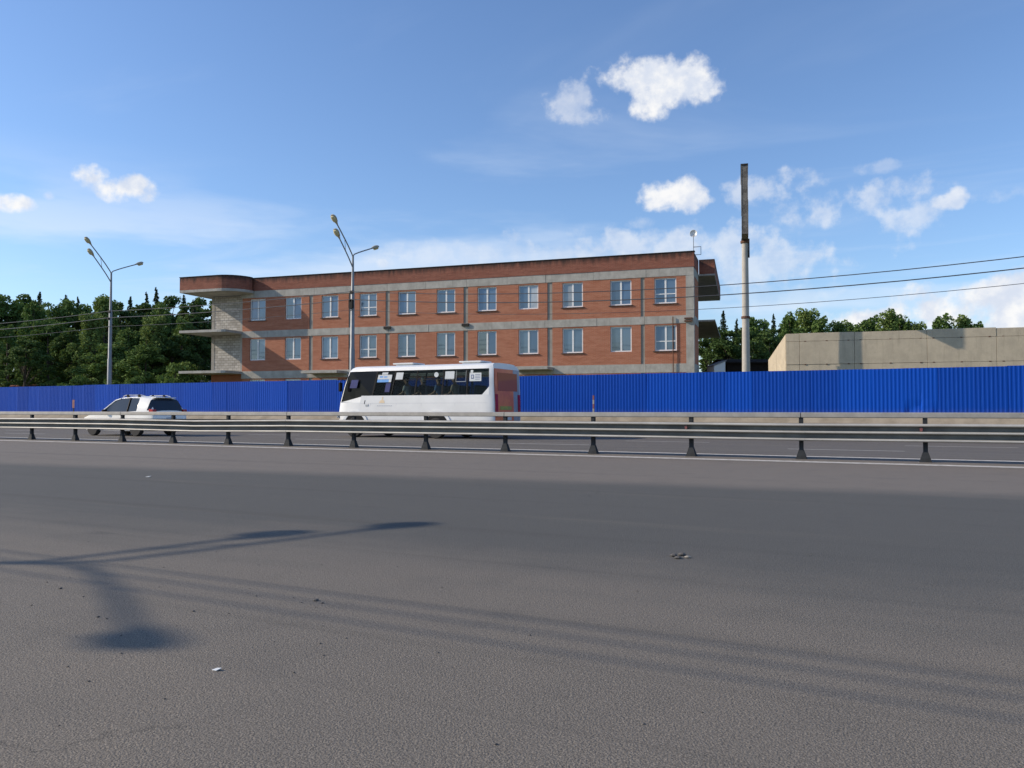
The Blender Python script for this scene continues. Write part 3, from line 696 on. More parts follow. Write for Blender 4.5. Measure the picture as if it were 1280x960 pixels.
# ------------------------------------------------------------------ street lamps and cables
def lamp_head(t):                         # cobra head along +x, origin at its neck
    mb = MB(); secs = [(0, .04, .04), (.10, .05, .05), (.22, .10, .075), (.45, .145, .085), (.62, .13, .07), (.72, .06, .035)]
    rings = []
    for x, w, h in secs: rings.append([(x * .82, w * 1.18 * math.cos(a), 1.35 * (h if math.sin(a) > 0 else h * .55) * math.sin(a)) for a in [2 * math.pi * k / 12 for k in range(12)]])
    return mb.loft(rings)
hm = lamp_head(None).mesh('lamp_head', 'lamp_head', True)
lens = MB().loft([[(x * .82, w * 1.1 * math.cos(a), -.04 - .06 * max(0, math.sin(a)) * 1.6) for a in [2 * math.pi * k / 12 for k in range(12)]] for x, w in ((.26, .07), (.4, .12), (.55, .12), (.64, .07))]).mesh('lamp_lens', 'lamp_lens', True)
def street_lamp(label, loc, arms, zj, group, extra=False):
    t = thing('street_lamp', label, 'street lamp', loc, 0, group)
    MB().tube([(0, 0, -.1), (0, 0, 3.4), (0, 0, 3.45), (0, 0, 6.4), (0, 0, 6.45), (0, 0, zj)], [.15, .135, .115, .10, .082, .055], 12).build('pole', 'lamp_steel', t, None, True)
    MB().lathe([(.22, 0), (.22, .03), (.16, .05)], 12, axis='z').build('base_plate', 'lamp_steel', t)
    pts = []
    for (reach, rise, z0, side) in arms:   # side +1 away from the near kerb
        path = [(0, 0, z0 - .5), (0, 0, z0 - .12), (0, side * .03, z0 + .02), (0, side * .10, z0 + .12)]
        for k in range(1, 5):
            f_ = k / 4; path.append((0, side * (.10 + (reach - .72) * f_), z0 + .12 + (rise - .24) * f_ ** .92))
        a = MB().tube(path, .033, 8).build('arm', 'lamp_steel', t, None, True)
        e0, e1 = Vector(path[-2]), Vector(path[-1]); dv = (e1 - e0).normalized(); tilt = math.atan2(dv.z, abs(dv.y))
        h = link('lamp_head', hm, t, path[-1]); h.rotation_euler = (0, -tilt, R(90) * side); h.scale = (.9, .85, .9) if loc[1] < 0 and side < 0 else (1, 1, 1)
        link('lamp_lens', lens, h); pts.append(path)
    if len(pts) > 1 and arms[0][3] == arms[1][3]:
        MB().tube([pts[0][5], pts[1][5]], .014, 6).build('brace', 'lamp_steel', t)
    MB().box(-.10, .10, -.13, -.065, 6.35, 6.5).box(-.05, .05, -.2, -.06, 5.9, 6.02).build('cable_clamp', 'black_plastic', t)
    return t
LD = 34.3
def lampX(x): k = (x - 640) / F; return LD * (RIGHT[0] * k + FWD[0]) / (RIGHT[1] * k + FWD[1])
farm = [(1.95, 1.55, 8.35, -1), (1.75, 1.45, 7.75, -1), (2.3, .85, 8.35, 1)]
LX1, LX2 = lampX(136.5), lampX(440)
street_lamp('grey street lamp behind the fence in front of the dark forest', (LX1, LD, YARD), [(a_ + .1, b__ + .1, c_ + .55, d_) for a_, b__, c_, d_ in farm], 8.9, 'street lamps behind the fence')
l2 = street_lamp('grey street lamp behind the fence in front of the brick building', (LX2, LD, YARD), farm, 8.35, 'street lamps behind the fence')
MB().box(-.12, .12, -.2, -.05, 5.55, 6.0).build('control_box', 'black_plastic', l2)
LX0, LX3 = LX1 - 24, 13.0
for x in (LX0, LX3): street_lamp('grey street lamp behind the fence further along the road', (x, LD, YARD), farm, 8.35, 'street lamps behind the fence')
NB = Vector((-20.8, -3.56, .10))
street_lamp('grey street lamp on the near roadside that throws its shadow on the asphalt', (NB.x, NB.y, .1), [(2.42, .70, 9.15, 1), (1.80, .52, 8.9, 1), (2.45, 1.24, 9.15, -1)], 9.15, 'street lamps on the near roadside')
NX2 = NB.x + 40
street_lamp('grey street lamp on the near roadside further along', (NX2, NB.y, .1), [(2.0, .65, 9.3, 1), (1.5, .35, 9.1, 1), (2.6, 1.0, 9.3, -1)], 9.3, 'street lamps on the near roadside')
street_lamp('grey street lamp on the near roadside up the road', (NB.x - 40, NB.y, .1), [(2.0, .65, 9.3, 1), (1.5, .35, 9.1, 1), (2.6, 1.0, 9.3, -1)], 9.3, 'street lamps on the near roadside')
def cable(a, b, sag, r, label, group):
    a, b = Vector(a), Vector(b); path = []
    for i in range(25):
        f_ = i / 24; p = a.lerp(b, f_); p.z -= sag * 4 * f_ * (1 - f_); path.append(p)
    tag(MB().tube(path, r, 6).build('overhead_cable', 'cable', None, None, True), label, 'cable', group)
GC = 'overhead cables along the fence'
for z, r, nm in ((7.40, .018, 'uppermost'), (6.98, .021, 'middle'), (6.42, .011, 'thinnest lowest')):
    xs_ = [LX0, LX1, LX2, LX3]
    for i, (xa, xb) in enumerate(zip(xs_, xs_[1:])):
        where = ('leading from the forest lamp along the fence', 'strung between the two lamps behind the fence', 'sagging past the brick building and billboard')[i]
        cable((xa, LD - .12, z), (xb, LD - .12, z), (.25, .12, 1.0)[i], r, f'{nm} dark overhead cable {where}', GC)
for i, (dy, z) in enumerate(((.42, 8.12), (.26, 8.06), (.06, 8.0))):
    for xa, xb in ((NB.x - 40, NB.x), (NB.x, NX2)):
        cable((xa, NB.y + .60 + dy, z), (xb, NB.y + .60 + dy, z),  .16, .011, 'overhead cable on the near roadside lamps', 'overhead cables on the near roadside')

# ------------------------------------------------------------------ marker posts on the verge
def marker(label, x, y, zc_d, h, w, plate):
    k = (x - 640) / F; X = zc_d * (RIGHT[0] * k + FWD[0]) / (RIGHT[1] * k + FWD[1])
    t = thing('marker_post', label, 'marker post', (X, zc_d, 0), 0)
    MB().box(-.03, .03, -.02, .02, 0, h).build('post', 'post_steel', t)
    if plate == 'red':
        MB().box(-w / 2, w / 2, -.035, -.021, h - .50, h - .02, .03).build('plate', 'marker_red', t)
    else:
        for i in range(4): MB().box(-w / 2, w / 2, -.035, -.021, h - .72 + i * .18, h - .545 + i * .18).build('stripe', 'marker_red' if i % 2 else 'rail_cap', t)
marker('thin marker post with a faded red and grey striped plate before the fence', 742, 0, 31.0, 1.72, .07, 's')
marker('marker post with a small red plate by the white car', 92.5, 0, 31.0, 1.74, .20, 'red')

# ------------------------------------------------------------------ wheels
def wheel(parent, loc, rad, wid, spokes=5, face=-1):
    w = MB().lathe([(rad * .62, -wid / 2), (rad * .93, -wid / 2), (rad, -wid * .32), (rad, wid * .32), (rad * .93, wid / 2), (rad * .62, wid / 2)], 28).build('wheel', 'rubber', parent, loc, True)
    mb = MB().lathe([(rad * .64, face * wid * .10), (rad * .64, face * wid * .47), (rad * .57, face * wid * .49), (rad * .54, face * wid * .2), (.01, face * wid * .18)], 24)
    rim_ = mb.build('rim', 'rim', w, None, True)
    s = MB()
    for k in range(spokes):
        a = 2 * math.pi * k / spokes
        c, sn = math.cos(a), math.sin(a)
        def pt(r, t): return (r * c - t * sn, r * sn + t * c)
        q = [pt(.02, -.05), pt(rad * .56, -.035), pt(rad * .56, .035), pt(.02, .05)]
        s.prism(q, face * wid * .30, face * wid * .44)
    s.build('spokes', 'rim', w)
    return w

# ------------------------------------------------------------------ bus
BD = 26.8; BX = -21.35; BL, BWID = 7.45, 2.42
bus = thing('minibus', 'white minibus with dark side windows, notices in the glass and an orange rear', 'bus', (BX, BD, 0))
# side outline stations: rings across the width; x runs front to rear
zl = [.42, .60, 1.05, 1.42, 1.70, 2.18, 2.70, 2.84, 2.915, 2.94]        # heights up the side
hw = [1.15, 1.19, 1.21, 1.21, 1.205, 1.19, 1.165, 1.10, .90, .45]
def front_x(z):  return .0 + (.04 if z < .6 else 0) + max(0, z - .95) * .10 + max(0, z - 1.3) * .20 + max(0, z - 2.6) * .55
def rear_x(z):   return BL - max(0, z - 1.2) * .035 - max(0, z - 2.72) * .5
xf = [0.0, .03, .10, .25, .55, 1.2, 1.45, 2.48, 3.5, 4.2, 4.85, 5.5, 6.05, 6.66, 7.0, 7.27, 7.39, 7.43, 7.45]
def wid_at(s_):                         # plan rounding at the ends
    if s_ < .6: return .80 + .20 * math.sin(min(1, s_ / .6) * math.pi / 2) ** .8
    if s_ > 7.2: return 1 - .05 * ((s_ - 7.2) / .25) ** 2
    return 1
rings = []
for s_ in xf:
    f_ = s_ / BL; ring = []
    for z, w in zip(zl, hw): ring.append((front_x(z) * (1 - f_) + (rear_x(z) - BL) * f_ + s_, -w * wid_at(s_), z))
    ring2 = [(x, -y, z) for x, y, z in reversed(ring)]
    rings.append(ring + ring2)
yoff = BWID / 2
NZ = len(zl); nr = 2 * NZ
body, rearp, roofp, fglass = MB(), MB(), MB(), MB()
V = [(x, y + yoff, z) for r in rings for x, y, z in r]
wi0, wi1 = 2, 15                         # window stations
for mb in (body,): mb.v = list(V)
for i in range(len(xf) - 1):
    for j in range(nr):
        a, b = i * nr + j, i * nr + (j + 1) % nr
        side_band = j in (4, 5) or (nr - 2 - j) in (4, 5)
        if side_band and wi0 <= i < wi1: continue
        if j == 3 and 1 < i < 5: continue                                    # driver's window dips below the belt line
        body.f.append((a, b, b + nr, a + nr))
body.f.append(tuple(range(nr - 1, -1, -1)))
body.f.append(tuple((len(xf) - 1) * nr + j for j in range(nr)))
body.build('body', 'bus_white', bus, None, True)
def on_side(s_, z, out=.0):              # point on the near side skin
    w = np.interp(z, zl, hw) * wid_at(s_); f_ = s_ / BL
    return (front_x(z) * (1 - f_) + (rear_x(z) - BL) * f_ + s_, yoff - w - out, z)
def side_poly(pts, out, thick=.012, name='panel', mat='black_plastic', parent=bus, far=False):
    o1 = [on_side(s_, z, out) for s_, z in pts]; i1 = [on_side(s_, z, out - thick) for s_, z in pts]
    if far: o1 = [(x, BWID - y, z) for x, y, z in o1]; i1 = [(x, BWID - y, z) for x, y, z in i1]
    return MB().loft([o1, i1]).build(name, mat, parent)
# driver's window lower edge: body-coloured wedge closing the dip
side_poly([(.06, 1.43), (.10, 1.44), (1.2, 1.66), (1.2, 1.41), (.05, 1.41)], .0, .03, 'belt_panel', 'bus_white')
pan = [(.16, 1.70), (1.78, 2.66), (2.72, 3.80), (3.86, 5.10), (5.16, 6.24), (6.30, 7.23)]
for k, (a, b) in enumerate(pan):
    for far in (False, True):
        if k == 0: pts = [(a - .10, 1.47), (b, 1.71), (b, 2.69), (a + .05, 2.69), (a - .06, 2.5)]
        elif k == 5: pts = [(a, 1.71), (b - .28, 1.71), (b, 1.98), (b, 2.69), (a, 2.69)]
        else: pts = [(a, 1.71), (b, 1.71), (b, 2.69), (a, 2.69)]
        side_poly(pts, -.004, .012, 'side_window', 'dark_glass' if k == 0 else 'bus_glass', bus, far)
        if k < 5: side_poly([(b, 1.70), (pan[k + 1][0], 1.70), (pan[k + 1][0], 2.70), (b, 2.70)], .0, .03, 'pillar', 'black_plastic', bus, far)
for far in (False, True):
    side_poly([(7.21, 1.70), (7.27, 1.70), (7.27, 2.02)], .001, .03, 'pillar', 'bus_white', bus, far)
    side_poly([(6.95, 1.695), (7.28, 1.695), (7.28, 2.02)], .003, .02, 'corner_panel', 'bus_white', bus, far)
# horizontal vents, sliding vent frame
for a, b in ((2.72, 3.80), (3.86, 5.10), (5.16, 5.72)): side_poly([(a, 2.30), (b, 2.30), (b, 2.33), (a, 2.33)], .006, .01, 'vent_bar', 'black_plastic')
for pts in ([(5.74, 2.20), (6.22, 2.20), (6.22, 2.225), (5.74, 2.225)], [(5.74, 2.225), (5.76, 2.225), (5.76, 2.64), (5.74, 2.64)], [(6.20, 2.225), (6.22, 2.225), (6.22, 2.64), (6.20, 2.64)]):
    side_poly(pts, .008, .01, 'vent_frame', 'lamp_steel')
# notices stuck in the windows, plus one reflection painted as a patch
def note(s0, s1, z0, z1, mat, out=.006): side_poly([(s0, z0), (s1, z0), (s1, z1), (s0, z1)], out, .004, 'notice_or_reflection', mat)
note(1.86, 2.58, 2.36, 2.54, 'paper'); note(1.86, 2.45, 2.24, 2.355, 'paper_blue'); note(2.455, 2.58, 2.24, 2.355, 'paper'); note(2.04, 2.34, 2.55, 2.64, 'paper')
note(1.95, 2.12, 2.43, 2.49, 'paper_blue', .009); note(2.18, 2.34, 2.43, 2.48, 'paper_blue', .009)
note(2.34, 2.58, 1.84, 2.20, 'curtain_reflection_blue')
note(2.78, 3.14, 2.34, 2.62, 'paper')
note(5.22, 5.66, 2.30, 2.62, 'paper'); note(6.38, 6.92, 2.22, 2.54, 'paper'); note(6.42, 6.54, 2.545, 2.65, 'paper')
note(6.45, 6.58, 2.31, 2.47, 'ink', .009); note(6.485, 6.545, 2.345, 2.435, 'paper', .011)
for i in range(4): note(6.64, 6.87, 2.28 + i * .06, 2.30 + i * .06, 'ink', .009)
note(.48, .86, 2.02, 2.36, 'curtain_reflection_blue')  # violet reflection on the driver's glass, painted as a flat patch
c0 = on_side(4.80, 2.50, .012); MB().lathe([(.001, -.003), (.10, -.003), (.10, .003), (.001, .003)], 16, c0).build('notice_or_reflection', 'paper', bus)
for q in (1.74, 3.0, 4.2, 5.75, 6.6): side_poly([(q, .62), (q + .008, .62), (q + .008, 1.385), (q, 1.385)], .003, .006, 'panel_seam', 'lettering')
# skirt lines, handle, emblem, arches
side_poly([(1.2, 1.385), (7.2, 1.385), (7.2, 1.393), (1.2, 1.393)], .003, .006, 'moulding', 'lettering')
side_poly([(1.42, 1.36), (1.45, 1.36), (1.45, 1.52), (1.42, 1.52)], .006, .01, 'door_gap', 'black_plastic')
side_poly([(1.50, 1.28), (1.64, 1.28), (1.64, 1.35), (1.50, 1.35)], .02, .03, 'door_handle', 'rim')
side_poly([(x_ + .50, z_) for x_, z_ in [(1.66, 1.40), (1.94, 1.40), (1.90, 1.50), (1.83, 1.52), (1.82, 1.65), (1.78, 1.65), (1.77, 1.52), (1.70, 1.50)]], .005, .008, 'emblem', 'emblem')
for i in range(9): side_poly([(2.08 + i * .085, 1.27), (2.14 + i * .085, 1.27), (2.14 + i * .085, 1.305), (2.08 + i * .085, 1.305)], .005, .008, 'lettering', 'lettering')
AX = (1.02, 4.95)
for ax in AX:
    for far in (0, 1):
        arch = MB(); y0 = yoff - 1.235 if not far else yoff + 1.235; y1 = yoff - 1.17 if not far else yoff + 1.17
        n_ = 16; ro, ri = .66, .54
        q = [(ax + ro * math.cos(math.pi * k / n_), .46 + ro * .98 * math.sin(math.pi * k / n_)) for k in range(n_ + 1)] + [(ax + ri * math.cos(math.pi * k / n_), .46 + ri * math.sin(math.pi * k / n_)) for k in range(n_, -1, -1)]
        arch.prism(q, y0, y1).build('wheel_arch', 'bus_white', bus)
        q = [(ax + .54 * math.cos(math.pi * k / n_), .44 + .54 * math.sin(math.pi * k / n_)) for k in range(n_ + 1)]
        MB().prism(q, yoff - 1.228 if not far else yoff + 1.228, y1).build('wheel_well', 'black_plastic', bus)
        wheel(bus, (ax, .02 if not far else BWID - .02, .40), .40, .26, 6, -1 if not far else 1)
# skirt and interior floor
MB().box(.15, 7.35, .12, BWID - .12, .30, .43).build('chassis', 'black_plastic', bus)
MB().box(.6, 7.2, .10, BWID - .10, .62, .95).build('floor', 'interior', bus)
seatm = MB().box(0, .42, 0, .42, .45, .57, .03).box(.36, .47, 0, .42, .55, 1.12, .03).mesh('seat', 'seat_fabric')
for i in range(6):
    for y in (.16, .60, 1.45, 1.88): link('seat', seatm, bus, (2.45 + i * .74, y, .951))
# windshield, mirrors, lights
wsq = []
for z, w in ((1.38, .96), (1.8, .98), (2.25, .97), (2.62, .92)): wsq.append([(front_x(z) - .012, yoff - w, z), (front_x(z) - .035, yoff, z), (front_x(z) - .012, yoff + w, z)])
wsb = [[(x + .02, y, z) for x, y, z in r] for r in wsq]
mb = MB().loft(wsq, False, False); mb.loft(wsb, False, False); mb.build('windshield', 'dark_glass', bus, None, True)
for y in (.25, BWID - .25): MB().box(-.03, .05, y - .14, y + .14, .78, .98, .03).build('headlight', 'rim', bus)
MB().box(-.06, .05, .1, BWID - .1, .34, .58, .04).build('bumper', 'bus_white', bus)
m_ = MB().tube([(.42, .08, 2.35), (.36, -.05, 2.38), (.34, -.10, 2.25)], .018, 6).build('mirror_arm', 'black_plastic', bus); MB().box(.28, .38, -.17, -.02, 1.88, 2.26, .03).build('mirror', 'black_plastic', m_)
m_ = MB().tube([(.25, BWID - .12, 2.35), (.02, BWID + .12, 2.40), (-.02, BWID + .18, 2.25)], .018, 6).build('mirror_arm', 'black_plastic', bus); MB().box(-.07, .03, BWID + .1, BWID + .3, 1.88, 2.26, .04).build('mirror', 'black_plastic', m_)
# orange rear
def rear_panel(y0, y1, z0, z1, out, name, mat, parent=bus):
    zs_ = [z0 + (z1 - z0) * k / 4 for k in range(5)]; ra = []
    for z in zs_: ra.append([(rear_x(z) + out, y0, z), (rear_x(z) + out, y1, z), (rear_x(z) + out - .02, y1, z), (rear_x(z) + out - .02, y0, z)])
    return MB().loft(ra).build(name, mat, parent)
rear_panel(.14, 1.72, .50, 2.70, .012, 'rear_panel', 'bus_orange'); rear_panel(1.72, BWID - .14, .50, 2.70, .011, 'rear_panel', 'bus_grey')
rear_panel(.36, BWID - .36, 1.85, 2.55, .022, 'rear_window', 'rear_film')
rear_panel(.52, 1.5, 1.12, 1.26, .020, 'advert_strip', 'plate_yellow')
rear_panel(.9, 1.5, .72, .84, .022, 'number_plate', 'paper')
for y in (.13, BWID - .33): rear_panel(y, y + .20, .85, 1.72, .03, 'tail_light', 'tail_red')
MB().box(7.36, 7.53, .1, BWID - .1, .36, .58, .05).build('bumper', 'bus_grey', bus)
for a, b in ((2.35, 3.35), (5.5, 6.5)):
    h_ = MB().box(a, b, yoff - .45, yoff + .45, 3.0, 3.055, .02).build('roof_hatch', 'bus_white', bus); MB().box(a + .1, b - .1, yoff - .35, yoff + .35, 2.9, 3.0).build('riser', 'bus_white', h_)

# passengers
def skin_mesh(name, pts, edges, mat, parent, sub=2):
    me = bpy.data.meshes.new(name); me.from_pydata([p[:3] for p in pts], edges, []); me.materials.append(M[mat])
    o = link(name, me, parent); o.modifiers.new('skin', 'SKIN'); sv = me.skin_vertices[0].data
    for i, p in enumerate(pts): sv[i].radius = (p[3], p[4] if len(p) > 4 else p[3])
    sv[0].use_root = True
    o.modifiers['skin'].use_smooth_shade = True
    o.modifiers.new('sub', 'SUBSURF').levels = sub; o.modifiers['sub'].render_levels = sub
    return o
def passenger(label, x, y, shirt, hair, lean, cap=None):
    t = thing('person', label, 'person', (BX + x, BD + y, 1.52 - .0), 0, 'passengers on the minibus')
    sc = .93
    J = dict(pel=(0, 0, .10, .16, .12), sp=(.03 * lean, 0, .30, .155, .11), ch=(-.02 * lean, 0, .48, .17, .115), nk=(-.04 * lean, 0, .63, .055, .055), hd=(-.07 * lean, 0, .75, .085, .075), cr=(-.08 * lean, 0, .86, .075, .07), no=(-.165 * lean - .01, 0, .76, .018, .018))
    names = list(J); pts = [J[k] for k in names]; E = [(0, 1), (1, 2), (2, 3), (3, 4), (4, 5), (4, 6)]
    def chain(root, seq):
        p = names.index(root) if isinstance(root, str) else root
        for q in seq: pts.append(q); E.append((p, len(pts) - 1)); p = len(pts) - 1
        return p
    for s in (-1, 1):
        chain('ch', [(-.02, s * .19, .54, .06), (-.06, s * .25, .30, .045), (-.28, s * .22, .20, .037), (-.36, s * .20, .20, .03, .02), (-.42, s * .19, .19, .016)])
        h = len(pts) - 2
        for k in range(4): pts.append((-.43 + abs(k - 1.5) * .008, s * (.165 + k * .018), .185, .009)); E.append((h, len(pts) - 1))
        chain('pel', [(-.10, s * .10, .08, .085), (-.42, s * .12, .09, .06), (-.44, s * .12, -.22, .05), (-.46, s * .12, -.48, .035), (-.60, s * .12, -.52, .03)])
    body_ = skin_mesh('body', pts, E, 'skin', t)
    sp = [(0, 0, .10, .175, .135), (.03 * lean, 0, .30, .17, .125), (-.02 * lean, 0, .47, .185, .13), (-.03 * lean, 0, .57, .085, .08)]
    e2 = [(0, 1), (1, 2), (2, 3)]
    for s in (-1, 1):
        k = len(sp); sp += [(-.02, s * .19, .53, .075), (-.05, s * .245, .34, .058)]; e2 += [(2, k), (k, k + 1)]
    skin_mesh('shirt', sp, e2, shirt, t)
    tr = [(0, 0, .09, .17, .13)]; e3 = []
    for s in (-1, 1):
        k = len(tr); tr += [(-.10, s * .10, .08, .095), (-.42, s * .12, .09, .07), (-.44, s * .12, -.22, .06), (-.455, s * .12, -.44, .05)]; e3 += [(0, k), (k, k + 1), (k + 1, k + 2), (k + 2, k + 3)]
    skin_mesh('trousers', tr, e3, 'trousers', t)
    hp = [(-.03 * lean + .03, 0, .70, .06, .07), (-.04 * lean + .03, 0, .80, .088, .085), (-.08 * lean + .01, 0, .885, .078, .07), (-.12 * lean, 0, .90, .05, .05)]
    skin_mesh('hair', hp, [(0, 1), (1, 2), (2, 3)], cap or hair, t)
    for s in (-1, 1): MB().lathe([(.001, -.006), (.011, 0), (.001, .006)], 8, (-.155 * lean - .0, s * .032, .785), 'x').build('eye', 'black_plastic', t)
    return t
passenger('seated passenger in a white long top behind the minibus glass', 3.35, .37, 'shirt_white', 'hair_dark', 1.2)
passenger('seated passenger in a white cap low behind the minibus glass', 4.10, .37, 'trousers', 'hair_dark', .8, 'shirt_white')
passenger('seated passenger in a light blue shirt behind the minibus glass', 4.84, .37, 'shirt_blue', 'hair_dark', 1.0)
passenger('seated passenger in a beige top behind the minibus vent window', 5.58, .37, 'shirt_beige', 'hair_dark', 1.0)

# ------------------------------------------------------------------ white car
CD_, CX = 23.5, -32.9
car = thing('station_wagon', 'white crossover car with roof rails and dark rear glass driving past the fence', 'car', (CX, CD_, 0))
#      x,   under, belt, halfw, top, wtop
ST = [(.00, .40, .60, .62, .66, .58), (.06, .30, .66, .76, .76, .66), (.22, .24, .78, .86, .88, .74), (.55, .22, .88, .905, .98, .77), (1.0, .22, .93, .92, 1.045, .78), (1.30, .22, .96, .925, 1.09, .76),
      (1.72, .22, .99, .925, 1.36, .76), (2.12, .22, 1.01, .925, 1.60, .715), (2.45, .22, 1.02, .925, 1.675, .705), (3.05, .22, 1.04, .925, 1.705, .70), (3.60, .22, 1.07, .92, 1.69, .70),
      (4.00, .22, 1.09, .915, 1.65, .69), (4.22, .24, 1.10, .905, 1.59, .68), (4.40, .26, 1.09, .89, 1.32, .72), (4.53, .28, 1.02, .87, 1.08, .72), (4.62, .32, .90, .83, .95, .74), (4.66, .42, .66, .78, .72, .70)]
cr_ = []
for x, un, be, w, tp, wt in ST:
    half = [(0, un), (w * .88, un), (w * .985, un + .14), (w, (un + be) / 2 + .05), (w * .99, be), (wt + (w - wt) * .12, tp - .07), (wt * .90, tp - .012), (wt * .5, tp + .012), (0, tp + .018)]
    cr_.append([(x, .925 - y, z) for y, z in half] + [(x, .925 + y, z) for y, z in reversed(half[1:-1])])
NR = len(cr_[0])
parts = {'body': MB(), 'side_window': MB(), 'side_window ': MB(), 'windshield': MB(), 'rear_window': MB()}
for i in range(len(ST) - 1):
    for j in range(NR):
        jj = j if j < 8 else NR - 1 - j
        key = 'body'
        if jj == 4 and 6 <= i <= 9: key = 'side_window'
        if jj == 4 and i == 5: key = 'side_window'
        if jj in (5, 6, 7) and i in (5, 6): key = 'windshield'
        if jj in (5, 6, 7) and i in (12, 13): key = 'rear_window'
        if jj == 4 and i in (12,): key = 'rear_window'
        if key == 'side_window' and j != jj: key = 'side_window '
        a = cr_[i][j], cr_[i][(j + 1) % NR], cr_[i + 1][(j + 1) % NR], cr_[i + 1][j]
        parts[key].quad(*a)
parts['body'].add(cr_[0], [tuple(range(NR - 1, -1, -1))]); parts['body'].add(cr_[-1], [tuple(range(NR))])
for k, mb in parts.items():
    k = k.strip(); me = mb.mesh(k, 'car_white' if k == 'body' else 'car_glass')
    import bmesh
    bm = bmesh.new(); bm.from_mesh(me); bmesh.ops.remove_doubles(bm, verts=bm.verts, dist=.0005); bmesh.ops.recalc_face_normals(bm, faces=bm.faces); bm.to_mesh(me); bm.free()
    me.polygons.foreach_set('use_smooth', [True] * len(me.polygons)); me.set_sharp_from_angle(angle=R(40))
    link(k, me, car)
for s in (-1, 1):
    def cp(i, j, off=.012):
        x, y, z = cr_[i][j]; y = y - off if s == -1 else 1.85 - (y - off); return (x, y, z)
    MB().tube([cp(5, 4), cp(6, 5), cp(7, 5), cp(8, 5, .006)], .032, 8).build('pillar', 'car_white', car, None, True)
    for i0_, m_, r_ in ((9, 'black_plastic', .03),):
        a_, b2 = Vector(cp(i0_, 4)), Vector(cp(i0_, 5)); MB().tube([a_, b2], r_, 6).build('pillar', m_, car)
    yy = .925 + s * .64
    rr_ = MB().tube([(2.45, yy, 1.70), (2.6, yy, 1.76), (3.6, yy, 1.755), (3.85, yy, 1.70)], .018, 6).build('roof_rail', 'rim', car)
    for xx in (2.75, 3.45): MB().box(xx - .07, xx + .07, yy - .03, yy + .03, 1.67, 1.785, .02).build('rail_foot', 'black_plastic', rr_)
    y_m = .925 + s * .98; MB().box(1.62, 1.78, y_m - .11, y_m + .08, .98, 1.14, .04).build('mirror', 'black_plastic', car)
    y_t = .925 + s * .80
    MB().loft([[(4.36, y_t - .095, .95), (4.60, y_t - .095, .95), (4.56, y_t - .095, 1.14), (4.34, y_t - .095, 1.16)], [(4.36, y_t + .095, .95), (4.60, y_t + .095, .95), (4.56, y_t + .095, 1.14), (4.34, y_t + .095, 1.16)]]).build('tail_light', 'tail_red', car)
    y_h = .925 + s * .62; MB().box(.02, .32, y_h - .14, y_h + .14, .66, .80, .05).build('headlight', 'rim', car)
    for ax in (.88, 3.60):
        y0, y1 = (.925 + s * .80, .925 + s * .935); q = [(ax + .40 * math.cos(math.pi * k / 14), .33 + .40 * math.sin(math.pi * k / 14)) for k in range(15)]
        MB().prism(q, min(y0, y1), max(y0, y1)).build('wheel_well', 'black_plastic', car)
        wheel(car, (ax, .925 + s * .85, .345), .345, .22, 5, s)
    MB().box(2.6, 2.78, .925 + s * .925, .925 + s * .945, .90, .93).build('door_handle', 'rim', car)
MB().box(4.60, 4.72, .25, 1.60, .42, .60, .04).build('bumper', 'black_plastic', car)
MB().box(4.05, 4.34, .40, 1.45, 1.635, 1.665, .01).build('spoiler', 'car_white', car)
MB().box(4.645, 4.66, .66, 1.19, .70, .81).build('number_plate', 'paper', car)

# ------------------------------------------------------------------ trees
def quads_mesh(name, P, mat):
    n_ = len(P); me = bpy.data.meshes.new(name); me.vertices.add(n_ * 4); me.loops.add(n_ * 4); me.polygons.add(n_)
    me.vertices.foreach_set('co', P.reshape(-1).astype(np.float32)); me.loops.foreach_set('vertex_index', np.arange(n_ * 4, dtype=np.int32))
    me.polygons.foreach_set('loop_start', np.arange(n_, dtype=np.int32) * 4); me.polygons.foreach_set('loop_total', np.full(n_, 4, dtype=np.int32))
    me.materials.append(M[mat]); me.update(calc_edges=True); return me
def leaf_quads(rs, C, size, droop=0.0):
    n_ = len(C); a = rs.normal(size=(n_, 3)); a /= np.linalg.norm(a, axis=1)[:, None]
    b = rs.normal(size=(n_, 3)); b[:, 2] -= droop; b -= (b * a).sum(1)[:, None] * a; b /= np.linalg.norm(b, axis=1)[:, None]
    w = (size * rs.uniform(.6, 1.3, n_))[:, None]
    return np.stack([C - a * w * .5, C + b * w * .32, C + a * w * .6, C - b * w * .32], 1)
